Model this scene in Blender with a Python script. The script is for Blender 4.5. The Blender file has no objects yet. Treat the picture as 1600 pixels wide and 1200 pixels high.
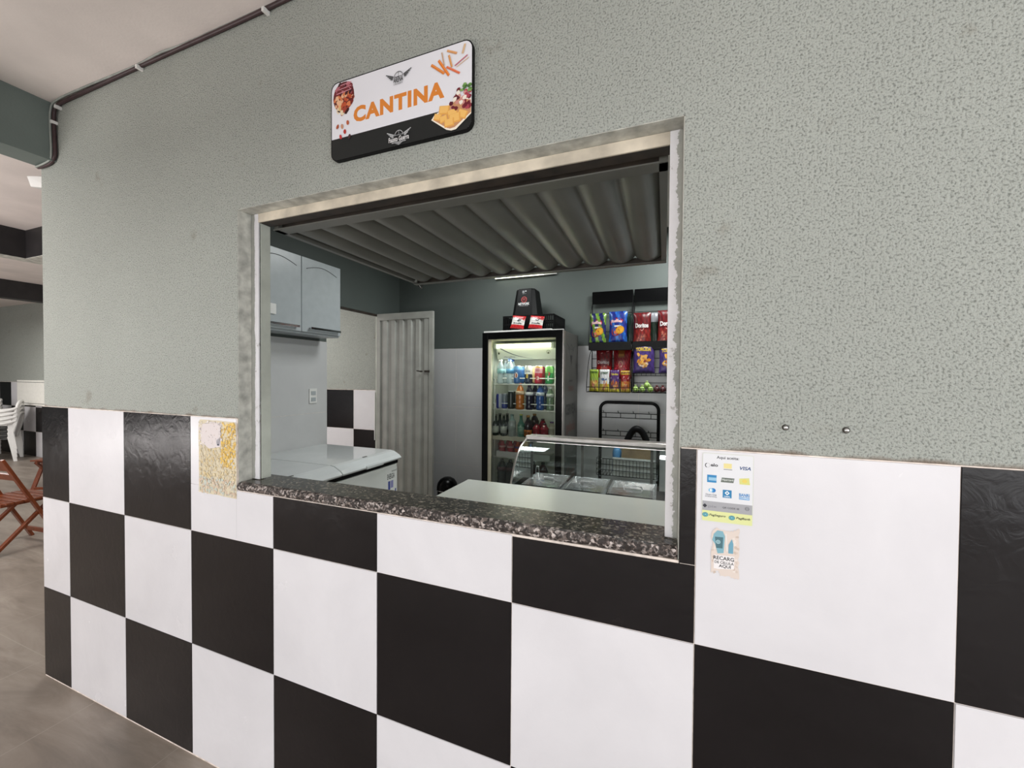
import bpy, math, random
from mathutils import Matrix, Vector
random.seed(7)
col = bpy.context.scene.collection
PI = math.pi
# ------------------------------------------------------------------ camera
F, YAW, PITCH, ROLL = 619.15, -0.367, -0.0176, 0.0073
CAM = Vector((2.6284, -0.9988, 1.5115))
def basis():
    a, p, r = YAW, PITCH, ROLL
    f = Vector((math.sin(a)*math.cos(p), math.cos(a)*math.cos(p), math.sin(p)))
    rt = Vector((math.cos(a), -math.sin(a), 0)); up = rt.cross(f)
    return (rt*math.cos(r)+up*math.sin(r), -rt*math.sin(r)+up*math.cos(r), f)
RT, UP, FW = basis()
def ray(px, py): return RT*((px-800)/F)+UP*((600-py)/F)+FW
def at(px, py, Y):
    d = ray(px, py); return CAM+d*((Y-CAM.y)/d.y)
cd = bpy.data.cameras.new('camera'); cam = bpy.data.objects.new('camera', cd); col.objects.link(cam)
cd.sensor_width = 36; cd.lens = F/1600*36; cd.clip_start = .02; cd.clip_end = 200
cam.matrix_world = Matrix(((RT.x, UP.x, -FW.x, CAM.x), (RT.y, UP.y, -FW.y, CAM.y), (RT.z, UP.z, -FW.z, CAM.z), (0, 0, 0, 1)))
bpy.context.scene.camera = cam
sc = bpy.context.scene
sc.view_settings.view_transform = 'Standard'; sc.view_settings.look = 'None'
sc.view_settings.exposure = 0.0

# ------------------------------------------------------------------ materials
def lin(c):
    return tuple(((v/255)/12.92 if v/255 <= .04045 else ((v/255+.055)/1.055)**2.4) for v in c)
def c4(c): return lin(c)+(1,)
class N:
    def __init__(s, name):
        s.m = bpy.data.materials.new(name); s.m.use_nodes = True; s.t = s.m.node_tree; s.b = s.t.nodes['Principled BSDF']
    def n(s, ty, **k):
        o = s.t.nodes.new(ty)
        for a, v in k.items():
            if a in o.inputs: o.inputs[a].default_value = v
            else: setattr(o, a, v)
        return o
    def l(s, a, b): s.t.links.new(a, b)
    def coord(s, scale=(1, 1, 1)):
        g = s.n('ShaderNodeTexCoord'); m = s.n('ShaderNodeMapping'); m.inputs['Scale'].default_value = scale
        s.l(g.outputs['Object'], m.inputs['Vector']); return m.outputs['Vector']
    def noise(s, vec, scale, detail=4, rough=.5, dist=0):
        o = s.n('ShaderNodeTexNoise'); o.inputs['Scale'].default_value = scale; o.inputs['Detail'].default_value = detail
        o.inputs['Roughness'].default_value = rough; o.inputs['Distortion'].default_value = dist
        s.l(vec, o.inputs['Vector']); return o.outputs['Fac']
    def ramp(s, fac, stops):
        o = s.n('ShaderNodeValToRGB'); e = o.color_ramp.elements
        while len(e) < len(stops): e.new(.5)
        for i, (p, c) in enumerate(stops): e[i].position = p; e[i].color = c4(c)
        s.l(fac, o.inputs['Fac']); return o.outputs['Color']
    def mix(s, fac, a, b, mode='MIX'):
        o = s.n('ShaderNodeMix', data_type='RGBA', blend_type=mode)
        if isinstance(fac, float): o.inputs[0].default_value = fac
        else: s.l(fac, o.inputs[0])
        for i, v in ((6, a), (7, b)):
            if isinstance(v, tuple): o.inputs[i].default_value = v
            else: s.l(v, o.inputs[i])
        return o.outputs[2]
    def bump(s, h, strength, dist):
        o = s.n('ShaderNodeBump'); o.inputs['Strength'].default_value = strength; o.inputs['Distance'].default_value = dist
        s.l(h, o.inputs['Height']); s.l(o.outputs['Normal'], s.b.inputs['Normal'])
    def set(s, **k):
        for a, v in k.items():
            a = a.replace('_', ' ')
            s.b.inputs[a].default_value = v
        return s
def plain(name, rgb, rough=.5, metal=0, spec=.5, var=.06, vs=18, bump=0, bs=200, **k):
    n = N(name); v = n.coord(); f = n.noise(v, vs, 5)
    lo = tuple(c*(1-var) for c in rgb); hi = tuple(min(255, c*(1+var)) for c in rgb)
    n.l(n.ramp(f, [(.3, lo), (.7, hi)]), n.b.inputs['Base Color'])
    n.set(Roughness=rough, Metallic=metal, Specular_IOR_Level=spec, **k)
    if bump: n.bump(n.noise(v, bs, 3), bump, .002)
    return n.m
M = {}
def stucco(name, base, dark, mod=None):
    n = N(name); v = n.coord()
    fine = n.noise(v, 215, 2, .55); big = n.noise(v, 1.3, 4); mid = n.noise(v, 9, 4)
    a = n.ramp(big, [(.3, tuple(c*.95 for c in base)), (.7, base)])
    b = n.mix(n.ramp(fine, [(.32, (0, 0, 0)), (.5, (255, 255, 255)), (.9, (255, 255, 255))]), c4(dark), a)
    sp = n.noise(v, 30, 2, .5); stain = n.ramp(mid, [(.66, (255, 255, 255)), (.8, (222, 214, 206))])
    c = n.mix(1.0, b, stain, 'MULTIPLY')
    # grime just above the tiles
    z = n.n('ShaderNodeSeparateXYZ'); n.l(v, z.inputs[0])
    mr = n.n('ShaderNodeMapRange'); mr.inputs['From Min'].default_value = 1.35; mr.inputs['From Max'].default_value = 1.385
    n.l(z.outputs['Z'], mr.inputs['Value'])
    ad = n.n('ShaderNodeMath', operation='ADD'); n.l(mr.outputs[0], ad.inputs[0]); n.l(n.noise(v, 16, 5), ad.inputs[1])
    d = n.mix(n.ramp(ad.outputs[0], [(.45, (0, 0, 0)), (.75, (255, 255, 255))]), c4((128, 116, 104)), c)
    n.l(d, n.b.inputs['Base Color']); n.set(Roughness=.75, Specular_IOR_Level=.3)
    n.bump(fine, 1.0, .0055)
    return n.m
M['stucco'] = stucco('painted_stucco', (176, 180, 173), (126, 130, 124))
M['plaster'] = plain('reveal_plaster', (186, 186, 178), .7, var=.16, vs=24, bump=.8, bs=60)
M['inner_green'] = plain('inner_green_paint', (82, 89, 86), .6, var=.04, vs=2, bump=.15, bs=120)
M['beam_green'] = plain('beam_green_paint', (108, 118, 114), .6, var=.05, vs=3, bump=.2, bs=120)
M['ceiling'] = plain('ceiling_paint', (230, 221, 216), .8, var=.04, vs=3, bump=.25, bs=110)
M['dark_steel'] = plain('dark_steel', (34, 31, 32), .6, var=.2, vs=8)
def tilemat(name, lo, hi, rough, br):
    n = N(name); v = n.coord(); f = n.noise(v, 2.2, 5, .6, .4)
    n.l(n.ramp(f, [(.3, lo), (.7, hi)]), n.b.inputs['Base Color'])
    r = n.n('ShaderNodeMapRange'); r.inputs['To Min'].default_value = rough*.7; r.inputs['To Max'].default_value = rough*1.5
    n.l(n.noise(v, 7, 6), r.inputs['Value']); n.l(r.outputs[0], n.b.inputs['Roughness'])
    n.bump(n.noise(v, 20, 6, .55, 1.2), br, .003); return n
M['tile_white'] = tilemat('white_tile', (218, 216, 219), (230, 228, 231), .22, .14).set(Specular_IOR_Level=.4).m
M['tile_black'] = tilemat('black_tile', (20, 17, 18), (28, 25, 26), .19, .34).set(Specular_IOR_Level=.33).m
M['grout'] = plain('grout', (226, 214, 204), .9, var=.12, vs=30)
M['inner_tile'] = tilemat('inner_white_tile', (196, 196, 197), (206, 206, 206), .18, .06).m
def floormat():
    n = N('floor_tile'); v = n.coord(); v2 = n.coord((1.0, 4.5, 1))
    f = n.noise(v2, 1.6, 8, .65, .6); g = n.noise(v, 1.1, 4)
    c = n.ramp(f, [(.28, (98, 90, 82)), (.5, (134, 124, 114)), (.72, (160, 151, 141))])
    c = n.mix(n.ramp(g, [(.35, (0, 0, 0)), (.7, (255, 255, 255))]), c, n.mix(.5, c, c4((122, 112, 102))))
    b = n.n('ShaderNodeTexBrick'); b.offset = 0; b.squash = 1
    m = n.n('ShaderNodeMapping'); m.inputs['Location'].default_value = (-.20, -.06, 0); g2 = n.n('ShaderNodeTexCoord')
    n.l(g2.outputs['Object'], m.inputs['Vector']); n.l(m.outputs[0], b.inputs['Vector'])
    b.inputs['Scale'].default_value = 1; b.inputs['Brick Width'].default_value = .61; b.inputs['Row Height'].default_value = .61
    b.inputs['Mortar Size'].default_value = .0022; b.inputs['Mortar Smooth'].default_value = .2
    n.l(n.mix(b.outputs['Fac'], c, c4((150, 142, 132))), n.b.inputs['Base Color'])
    n.set(Roughness=.42); n.bump(b.outputs['Fac'], -.4, .003); return n.m
M['floor'] = floormat()
def granite(rough, bs, edge=False):
    n = N('granite_edge' if edge else 'granite'); v = n.coord()
    vo = n.n('ShaderNodeTexVoronoi'); vo.inputs['Scale'].default_value = 150; n.l(v, vo.inputs['Vector'])
    s = n.n('ShaderNodeSeparateXYZ'); n.l(vo.outputs['Color'], s.inputs[0])
    c1 = n.ramp(s.outputs[0], [(.0, (24, 23, 20)), (.4, (58, 54, 47)), (.7, (100, 94, 84)), (.95, (168, 160, 146))] if not edge else
                [(.0, (22, 19, 18)), (.38, (62, 54, 50)), (.66, (150, 136, 128)), (.9, (214, 202, 196))])
    f = n.noise(v, 60, 6, .7)
    n.l(n.mix(n.ramp(f, [(.4, (255, 255, 255)), (.6, (0, 0, 0))]), c1, c4((48, 46, 40) if not edge else (52, 45, 42))), n.b.inputs['Base Color'])
    n.set(Roughness=rough, Specular_IOR_Level=.5); n.bump(n.noise(v, 90, 5), bs, .006); return n.m
M['granite'] = granite(.22, .05); M['granite_edge'] = granite(.6, 1.0, True)
def peeled(name, x0, sgn, k):
    n = N(name); v = n.coord(); f = n.noise(v, 22, 6, .7); z = n.n('ShaderNodeSeparateXYZ'); n.l(v, z.inputs[0])
    a = n.n('ShaderNodeMath', operation='SUBTRACT'); n.l(z.outputs['X'], a.inputs[0]); a.inputs[1].default_value = x0
    m = n.n('ShaderNodeMath', operation='MULTIPLY_ADD'); n.l(a.outputs[0], m.inputs[0]); m.inputs[1].default_value = sgn*k; n.l(n.noise(v, 10, 8, .8), m.inputs[2])
    spk = n.ramp(f, [(.30, (140, 136, 128)), (.38, (222, 220, 222)), (.8, (232, 231, 234))])
    n.l(n.mix(n.ramp(m.outputs[0], [(.49, (0, 0, 0)), (.5, (255, 255, 255))]), spk, n.ramp(f, [(.3, (150, 152, 146)), (.7, (172, 172, 164))])), n.b.inputs['Base Color'])
    n.set(Roughness=.5); n.bump(m.outputs[0], .25, .003); return n.m
def peeled_old(name):
    n = N(name); v = n.coord(); f = n.noise(v, 14, 6, .65, .3)
    n.l(n.ramp(f, [(.0, (150, 150, 140)), (.44, (158, 157, 148)), (.47, (120, 112, 100)), (.50, (224, 221, 216)), (.8, (232, 230, 226))]), n.b.inputs['Base Color'])
    n.set(Roughness=.55); n.bump(f, .5, .003); return n.m
M['frame_paint'] = peeled('peeling_frame_paint', 2.653, 1, 14); M['frame_left'] = peeled('left_frame_paint', 1.186, -1, 45)
M['frame_beige'] = plain('aged_beige_frame_paint', (204, 194, 176), .6, var=.13, vs=11, bump=.3, bs=70)
M['rust'] = plain('rusty_brown_steel', (48, 40, 34), .6, var=.3, vs=14)
M['jamb_green'] = plain('jamb_green_paint', (186, 190, 180), .55, var=.08, vs=8, bump=.2, bs=60)
M['shutter'] = plain('grey_painted_sheet_steel', (98, 98, 92), .36, spec=.6, var=.06, vs=5)
M['door_sheet'] = plain('grey_door_sheet_steel', (158, 158, 152), .42, spec=.6, var=.07, vs=6)
M['cab_white'] = plain('cabinet_lacquer', (172, 178, 181), .3, var=.02)
M['white_plastic'] = plain('white_plastic', (228, 227, 224), .4, var=.04, vs=5)
M['white_enamel'] = plain('white_enamel', (210, 213, 214), .08, var=.03, vs=3)
M['front_enamel'] = plain('freezer_front_enamel', (226, 229, 226), .3, var=.03, vs=3)
M['black_plastic'] = plain('black_plastic', (12, 12, 13), .5, spec=.15, var=.2)
M['black_gloss'] = plain('black_gloss', (7, 7, 8), .25, spec=.18, var=.2)
M['black_wire'] = plain('black_wire', (12, 12, 13), .5, spec=.2, var=.2)
M['chrome'] = plain('chrome', (215, 215, 215), .14, metal=1, var=.04)
M['steel'] = plain('tray_steel', (228, 228, 230), .16, metal=.9, var=.08, vs=12, bump=.9, bs=36)
M['aluminium'] = plain('aluminium', (206, 200, 196), .28, metal=.9, var=.06)
M['counter'] = plain('white_laminate', (208, 212, 204), .2, var=.02, vs=3)
M['counter_edge'] = plain('white_edge', (250, 248, 240), .4, var=.02)
M['liner'] = plain('fridge_liner', (232, 236, 222), .4, var=.03, vs=3)
M['side_grey'] = plain('fridge_side_grey', (68, 67, 64), .45, var=.05, vs=3)
M['white_wire'] = plain('white_coated_wire', (245, 245, 236), .4, var=.03)
M['cream'] = plain('cream_rail', (216, 210, 186), .45, var=.03)
M['wood'] = None
def wood(name, a, b, rough=.35):
    n = N(name); v = n.coord((9, 9, 1.5)); f = n.noise(v, 6, 6, .6, 1.2)
    n.l(n.ramp(f, [(.3, a), (.7, b)]), n.b.inputs['Base Color']); n.set(Roughness=rough); return n.m
M['wood'] = wood('varnished_wood', (92, 42, 20), (132, 66, 34))
M['cable'] = plain('cable_sheath', (62, 44, 46), .5, var=.15)
M['cable_grey'] = plain('grey_conduit', (150, 156, 150), .5, var=.1)
def emis(name, rgb, st):
    n = N(name); n.b.inputs['Base Color'].default_value = c4(rgb); n.b.inputs['Emission Color'].default_value = c4(rgb)
    n.b.inputs['Emission Strength'].default_value = st; return n.m
M['tube'] = emis('fridge_tube_glow', (255, 250, 220), 3.2)
M['tube2'] = emis('wall_tube_glow', (246, 250, 225), 6)
def glassmat(name, tint, gl=.12):
    n = N(name); t = n.t; t.nodes.remove(n.b)
    tr = n.n('ShaderNodeBsdfTransparent'); tr.inputs[0].default_value = tint
    g = n.n('ShaderNodeBsdfGlossy'); g.inputs['Roughness'].default_value = .03; g.inputs['Color'].default_value = (.9, .95, .95, 1)
    fr = n.n('ShaderNodeFresnel'); fr.inputs['IOR'].default_value = 1.5
    ad = n.n('ShaderNodeMath', operation='ADD', use_clamp=True); n.l(fr.outputs[0], ad.inputs[0]); ad.inputs[1].default_value = gl-.04
    mx = n.n('ShaderNodeMixShader'); n.l(ad.outputs[0], mx.inputs[0]); n.l(tr.outputs[0], mx.inputs[1]); n.l(g.outputs[0], mx.inputs[2])
    n.l(mx.outputs[0], t.nodes['Material Output'].inputs['Surface']); return n.m
M['glass'] = glassmat('clear_glass', (.93, .97, .95, 1), .05)
M['case_glass'] = glassmat('case_glass', (.88, .93, .92, 1), .07)
def printed(name, rough, alpha=1):
    n = N(name); a = n.n('ShaderNodeVertexColor'); a.layer_name = 'Col'
    cc = a.outputs['Color']
    if 'foil' in name: cc = n.mix(1.0, cc, (.72, .72, .72, 1), 'MULTIPLY')
    n.l(cc, n.b.inputs['Base Color']); n.set(Roughness=rough, Specular_IOR_Level=.5)
    if alpha < 1: n.b.inputs['Alpha'].default_value = alpha
    return n.m
M['print'] = printed('printed_paper', .5); M['foil'] = printed('printed_foil', .3); M['can'] = printed('printed_can', .25)
M['bottle'] = printed('bottle_plastic', .12); M['clearpet'] = printed('clear_plastic', .08, .45)

# ------------------------------------------------------------------ mesh builder
class MB:
    def __init__(s): s.v = []; s.f = []; s.mi = []; s.sm = []; s.c = []
    def add(s, vs, fs, mi=0, smooth=False, color=None):
        o = len(s.v); s.v += [tuple(p) for p in vs]
        for i, f in enumerate(fs):
            s.f.append(tuple(o+k for k in f)); s.mi.append(mi); s.sm.append(smooth)
            s.c.append(color[i] if isinstance(color, list) else color)
        return s
    def box(s, x0, x1, y0, y1, z0, z1, mi=0, color=None):
        if x0 > x1: x0, x1 = x1, x0
        if y0 > y1: y0, y1 = y1, y0
        if z0 > z1: z0, z1 = z1, z0
        v = [(x, y, z) for x in (x0, x1) for y in (y0, y1) for z in (z0, z1)]
        return s.add(v, [(0, 1, 3, 2), (4, 6, 7, 5), (0, 4, 5, 1), (2, 3, 7, 6), (0, 2, 6, 4), (1, 5, 7, 3)], mi, False, color)
    def bar(s, a, b, w, h, up=(0, 0, 1), mi=0, color=None):
        a = Vector(a); b = Vector(b); d = (b-a).normalized(); u = Vector(up)
        if abs(d.dot(u)) > .98: u = Vector((1, 0, 0))
        r = d.cross(u).normalized(); u = r.cross(d)
        v = [p+r*(sx*w/2)+u*(su*h/2) for p in (a, b) for sx in (-1, 1) for su in (-1, 1)]
        return s.add(v, [(0, 1, 3, 2), (4, 6, 7, 5), (0, 4, 5, 1), (2, 3, 7, 6), (0, 2, 6, 4), (1, 5, 7, 3)], mi, False, color)
    def tube(s, pts, r, seg=8, mi=0, closed=False, color=None):
        pts = [Vector(p) for p in pts]; n = len(pts); vs = []; prev = None
        for i, p in enumerate(pts):
            if closed: d = pts[(i+1) % n]-pts[i-1]
            else: d = pts[min(i+1, n-1)]-pts[max(i-1, 0)]
            d.normalize()
            if prev is None:
                u = Vector((0, 0, 1)) if abs(d.z) < .9 else Vector((1, 0, 0))
            else: u = prev
            rr = d.cross(u).normalized(); u = rr.cross(d).normalized(); prev = u
            q = r[i] if isinstance(r, (list, tuple)) else r
            for k in range(seg):
                t = 2*PI*k/seg; vs.append(p+rr*(q*math.cos(t))+u*(q*math.sin(t)))
        fs = []
        for i in range(n if closed else n-1):
            j = (i+1) % n
            for k in range(seg):
                k2 = (k+1) % seg; fs.append((i*seg+k, i*seg+k2, j*seg+k2, j*seg+k))
        if not closed: fs += [tuple(range(seg))[::-1], tuple((n-1)*seg+k for k in range(seg))]
        return s.add(vs, fs, mi, True, color)
    def lathe(s, prof, cx=0, cy=0, seg=20, mi=0, colfn=None, base=0):
        # prof: (r, z[, color])
        vs = []
        for p in prof:
            for k in range(seg):
                t = 2*PI*k/seg; vs.append((cx+p[0]*math.cos(t), cy+p[0]*math.sin(t), base+p[1]))
        fs = []; cs = []
        for i in range(len(prof)-1):
            for k in range(seg):
                k2 = (k+1) % seg; fs.append((i*seg+k, i*seg+k2, (i+1)*seg+k2, (i+1)*seg+k))
                if colfn: cs.append(colfn(2*PI*(k+.5)/seg, (prof[i][1]+prof[i+1][1])/2))
                elif len(prof[i]) > 2: cs.append(prof[i][2])
                else: cs.append(None)
        fs += [tuple(range(seg))[::-1], tuple((len(prof)-1)*seg+k for k in range(seg))]
        cs += [cs[0], cs[-1]]
        return s.add(vs, fs, mi, True, cs if cs[0] is not None else None)
    def grid(s, fn, nu, nv, mi=0, colfn=None, smooth=True):
        vs = [fn(i/nu, j/nv) for j in range(nv+1) for i in range(nu+1)]
        fs = [(j*(nu+1)+i, j*(nu+1)+i+1, (j+1)*(nu+1)+i+1, (j+1)*(nu+1)+i) for j in range(nv) for i in range(nu)]
        cs = [colfn((i+.5)/nu, (j+.5)/nv) for j in range(nv) for i in range(nu)] if colfn else None
        return s.add(vs, fs, mi, smooth, cs)
    def build(s, name, mats, parent=None, bevel=0, loc=None):
        me = bpy.data.meshes.new(name); me.from_pydata(s.v, [], s.f)
        if not isinstance(mats, (list, tuple)): mats = [mats]
        for m in mats: me.materials.append(M[m] if isinstance(m, str) else m)
        me.polygons.foreach_set('material_index', s.mi); me.polygons.foreach_set('use_smooth', s.sm)
        if any(c is not None for c in s.c):
            at_ = me.color_attributes.new('Col', 'FLOAT_COLOR', 'CORNER'); buf = []
            for p, c in zip(me.polygons, s.c):
                cc = c4(c) if c is not None else (.8, .8, .8, 1)
                buf += list(cc)*p.loop_total
            at_.data.foreach_set('color', buf)
        me.update()
        o = bpy.data.objects.new(name, me); col.objects.link(o)
        if parent is not None: o.parent = parent
        if bevel:
            b = o.modifiers.new('bevel', 'BEVEL'); b.width = bevel; b.segments = 2; b.limit_method = 'ANGLE'; b.angle_limit = .7
            b.harden_normals = False
        if loc: o.location = loc
        return o
def tag(o, label=None, cat=None, group=None, kind=None):
    if label: o['label'] = label
    if cat: o['category'] = cat
    if group: o['group'] = group
    if kind: o['kind'] = kind
    return o
def thing(name, label, cat, loc=(0, 0, 0), rz=0, group=None, rot=None):
    o = bpy.data.objects.new(name, None); col.objects.link(o); o.location = loc
    o.rotation_euler = rot if rot else (0, 0, rz); o.empty_display_size = .05
    return tag(o, label, cat, group)
def kids(o): return [c for c in bpy.data.objects if c.parent == o]
def dup(root, loc=None, rz=None, label=None, group=None):
    r = root.copy(); col.objects.link(r)
    if loc is not None: r.location = loc
    if rz is not None: r.rotation_euler = (0, 0, rz)
    if label: r['label'] = label
    if group: r['group'] = group
    for ch in kids(root):
        c = ch.copy(); col.objects.link(c); c.parent = r
        for g in kids(ch):
            d = g.copy(); col.objects.link(d); d.parent = c
    return r
def struct(mb, name, mats, bevel=0, parent=None):
    o = mb.build(name, mats, parent, bevel)
    if parent is None: o['kind'] = 'structure'
    return o

# ------------------------------------------------------------------ printing (flat artwork as geometry)
_tc = {}
def text_polys(txt, bold=0.0, shear=0.0, space=1.0):
    k = (txt, bold, shear, space)
    if k in _tc: return _tc[k]
    cu = bpy.data.curves.new('tmp', 'FONT'); cu.body = txt; cu.size = 1; cu.offset = bold; cu.shear = shear; cu.space_character = space; cu.resolution_u = 3
    ob = bpy.data.objects.new('tmp', cu); col.objects.link(ob)
    dg = bpy.context.evaluated_depsgraph_get(); dg.update()
    me = bpy.data.meshes.new_from_object(ob.evaluated_get(dg))
    ps = [[(me.vertices[i].co.x, me.vertices[i].co.y) for i in p.vertices] for p in me.polygons]
    xs = [a for p in ps for a, b in p]; ys = [b for p in ps for a, b in p]
    bb = (min(xs), max(xs), min(ys), max(ys))
    bpy.data.objects.remove(ob); bpy.data.meshes.remove(me); bpy.data.curves.remove(cu)
    _tc[k] = (ps, bb); return _tc[k]
class Print:
    """coloured flat shapes in (u,v) coordinates, stacked in thin layers"""
    def __init__(s): s.p = []; s.L = 0
    def poly(s, pts, c, L=None):
        s.L += 1; s.p.append((list(pts), c, s.L if L is None else L)); return s
    def rect(s, u0, u1, v0, v1, c): return s.poly([(u0, v0), (u1, v0), (u1, v1), (u0, v1)], c)
    def rrect(s, u0, u1, v0, v1, r, c, k=5):
        pts = []
        for cx, cy, a in ((u1-r, v0+r, -90), (u1-r, v1-r, 0), (u0+r, v1-r, 90), (u0+r, v0+r, 180)):
            for i in range(k+1):
                t = math.radians(a+90*i/k); pts.append((cx+r*math.cos(t), cy+r*math.sin(t)))
        return s.poly(pts, c)
    def disc(s, u, v, ru, rv, c, n=14, rot=0, jit=0):
        pts = []
        for i in range(n):
            t = 2*PI*i/n; q = 1+random.uniform(-jit, jit)
            a, b = ru*q*math.cos(t), rv*q*math.sin(t)
            pts.append((u+a*math.cos(rot)-b*math.sin(rot), v+a*math.sin(rot)+b*math.cos(rot)))
        return s.poly(pts, c)
    def ring(s, u, v, r, w, c, n=20, a0=0, a1=360):
        s.L += 1
        for i in range(n):
            t, q = math.radians(a0+(a1-a0)*i/n), math.radians(a0+(a1-a0)*(i+1)/n)
            s.p.append(([(u+r*math.cos(t), v+r*math.sin(t)), (u+(r-w)*math.cos(t), v+(r-w)*math.sin(t)),
                         (u+(r-w)*math.cos(q), v+(r-w)*math.sin(q)), (u+r*math.cos(q), v+r*math.sin(q))], c, s.L))
        return s
    def line(s, a, b, w, c):
        dx, dy = b[0]-a[0], b[1]-a[1]; q = math.hypot(dx, dy); nx, ny = -dy/q*w/2, dx/q*w/2
        return s.poly([(a[0]+nx, a[1]+ny), (a[0]-nx, a[1]-ny), (b[0]-nx, b[1]-ny), (b[0]+nx, b[1]+ny)], c)
    def text(s, t, u0, u1, v0, v1, c, bold=0.0, shear=0.0, arc=0.0, space=1.0):
        ps, bb = text_polys(t, bold, shear, space); s.L += 1
        for p in ps:
            q = []
            for a, b in p:
                fu = (a-bb[0])/(bb[1]-bb[0]); fv = (b-bb[2])/(bb[3]-bb[2])
                q.append((u0+fu*(u1-u0), v0+fv*(v1-v0)+arc*(1-(2*fu-1)**2)))
            s.p.append((q, c, s.L))
        return s
    def build(s, name, fn, parent=None, mat='print'):
        mb = MB()
        for pts, c, L in s.p: mb.add([fn(u, v, L) for u, v in pts], [tuple(range(len(pts)))], 0, False, c)
        return mb.build(name, mat, parent)

# ================================================================== SETTING
WL, LO = -.235, -.09      # left end of the front wall, inner face of the left wall
OX0, OX1, OZ0, OZ1 = 1.165, 2.665, 1.088, 2.116
CEIL, BACK, T = 2.79, 2.62, .45
# front wall: stucco with the opening; the lower band stands 4 mm behind the tiles
mb = MB()
for x0, x1, z0, z1 in ((WL, OX0, 0, CEIL), (OX1, 6.0, 0, CEIL), (OX0, OX1, OZ1, CEIL), (OX0, OX1, 0, OZ0)):
    mb.box(x0, x1, 0, .10, z0, z1)
wall = struct(mb, 'wall_front', ['stucco'])
# reveal lining (plaster)
mb = MB()
mb.box(OX0, OX0+.002, .001, .05, OZ0, OZ1); mb.box(OX1-.002, OX1, .001, .05, OZ0, OZ1); mb.box(OX0, OX1, .001, .05, OZ1-.002, OZ1)
struct(mb, 'reveal', ['plaster'], parent=wall)
# tiles
mb = MB(); g = .0028
def tile(x0, x1, z0, z1, k):
    bx = .0015
    v = [(x0, -.006, z0), (x1, -.006, z0), (x1, -.006, z1), (x0, -.006, z1), (x0-bx, -.001, z0-bx), (x1+bx, -.001, z0-bx), (x1+bx, -.001, z1+bx), (x0-bx, -.001, z1+bx)]
    mb.add(v, [(0, 1, 2, 3), (4, 5, 1, 0), (5, 6, 2, 1), (6, 7, 3, 2), (7, 4, 0, 3)], k)
for i in range(-1, 14):
    for j in range(3):
        x0, x1 = max(i*T, -.245)+g/2, min((i+1)*T, 6)-g/2; z1 = 1.35-j*T-g/2; z0 = max(1.35-(j+1)*T, .008)+g/2; k = 1 if (i+j) % 2 == 0 else 2
        if j == 0 and x1 > OX0 and x0 < OX1:
            if x0 < OX0: tile(x0, OX0-.004, OZ0-.002, z1, k); tile(OX0-.004+.001, x1, z0, OZ0-.004, k); tile(x0, OX0-.004, z0, OZ0-.004, k)
            elif x1 > OX1: tile(x0, x1, z0, OZ0-.008, k); tile(OX1+.0015, x1, OZ0-.005, z1, k)
            else: tile(x0, x1, z0, OZ0-.004, k)
        else: tile(x0, x1, z0, z1, k)
mb.box(-.247, OX0, -.0035, .0, 0, 1.3515, 0); mb.box(OX1+.002, 6, -.0035, .0, 0, 1.3515, 0); mb.box(OX0, OX1, -.0035, .0, 0, OZ0-.001, 0)
struct(mb, 'tile_cladding', ['grout', 'tile_white', 'tile_black'], parent=wall)
# inner face of front wall is behind everything; floor, ceiling
mb = MB(); mb.box(-14, 7, -9, BACK+.15, -.1, 0); struct(mb, 'floor', 'floor')
mb = MB(); mb.box(-14, 7, -3.6, BACK+.15, CEIL, CEIL+.12); struct(mb, 'ceiling', 'ceiling')
mb = MB(); mb.box(-14, LO-.002, BACK, BACK+.15, 0, CEIL, 0)
wb = struct(mb, 'wall_back', ['stucco'])
mb = MB(); TB = .458
for i in range(-30, 3):
    for j in range(3):
        x0, x1 = -.72+i*TB, -.72+(i+1)*TB
        if x0 < -13.9 or x0 > -.13: continue
        x1 = min(x1, -.122)
        z1 = 1.35-j*T; z0 = max(z1-T, 0.0); k = 2 if (i+j) % 2 else 1
        mb.box(x0+.0015, x1-.0015, BACK-.006, BACK, z0+.0015, z1-.0015, k)
mb.box(-13.9, -.122, BACK-.004, BACK, 0, 1.352, 0)
struct(mb, 'tile_cladding', ['grout', 'tile_white', 'tile_black'], parent=wb)
mb = MB(); mb.box(LO, 3.6, BACK, BACK+.15, 0, CEIL, 0)
wbi = struct(mb, 'wall_back_inner', ['inner_green'])
mb = MB()
for i in range(-1, 7):
    for j in range(3):
        x0, x1 = max(LO, .02+i*.6), min(.62+i*.6, 3.45)
        if x1 <= LO: continue
        mb.box(x0+.001, x1-.001, BACK-.006, BACK, j*.6+.001, (j+1)*.6-.001, 1)
mb.box(LO, 3.45, BACK-.005, BACK, 0, 1.8, 0)
struct(mb, 'tile_cladding', ['grout', 'inner_tile'], parent=wbi)
# left wall of the cantina with the doorway
DY0, DY1, DZ = 1.615, 2.286, 2.135
TW = -.118
mb = MB(); mb.box(TW, LO, .1, DY0, 0, CEIL); mb.box(TW, LO, DY0, DY1, DZ, CEIL); mb.box(TW, LO, DY1, BACK, 0, CEIL)
wl = struct(mb, 'wall_left', ['inner_green'])
mb = MB()
for i in range(3):
    y0, y1 = [.1, .415, 1.015][i], [.415, 1.015, DY0][i]
    for j in range(3): mb.box(LO, LO+.006, y0+.001, y1-.001, j*.6+.001, (j+1)*.6-.001, 1)
mb.box(LO, LO+.005, .1, DY0, 0, 1.8, 0); mb.box(LO, LO+.006, DY1+.045, BACK, 0, 1.8, 1)
struct(mb, 'tile_cladding', ['grout', 'inner_tile'], parent=wl)
mb = MB(); mb.box(3.45, 3.6, .1, BACK, 0, CEIL); struct(mb, 'wall_right', 'inner_green')
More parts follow.
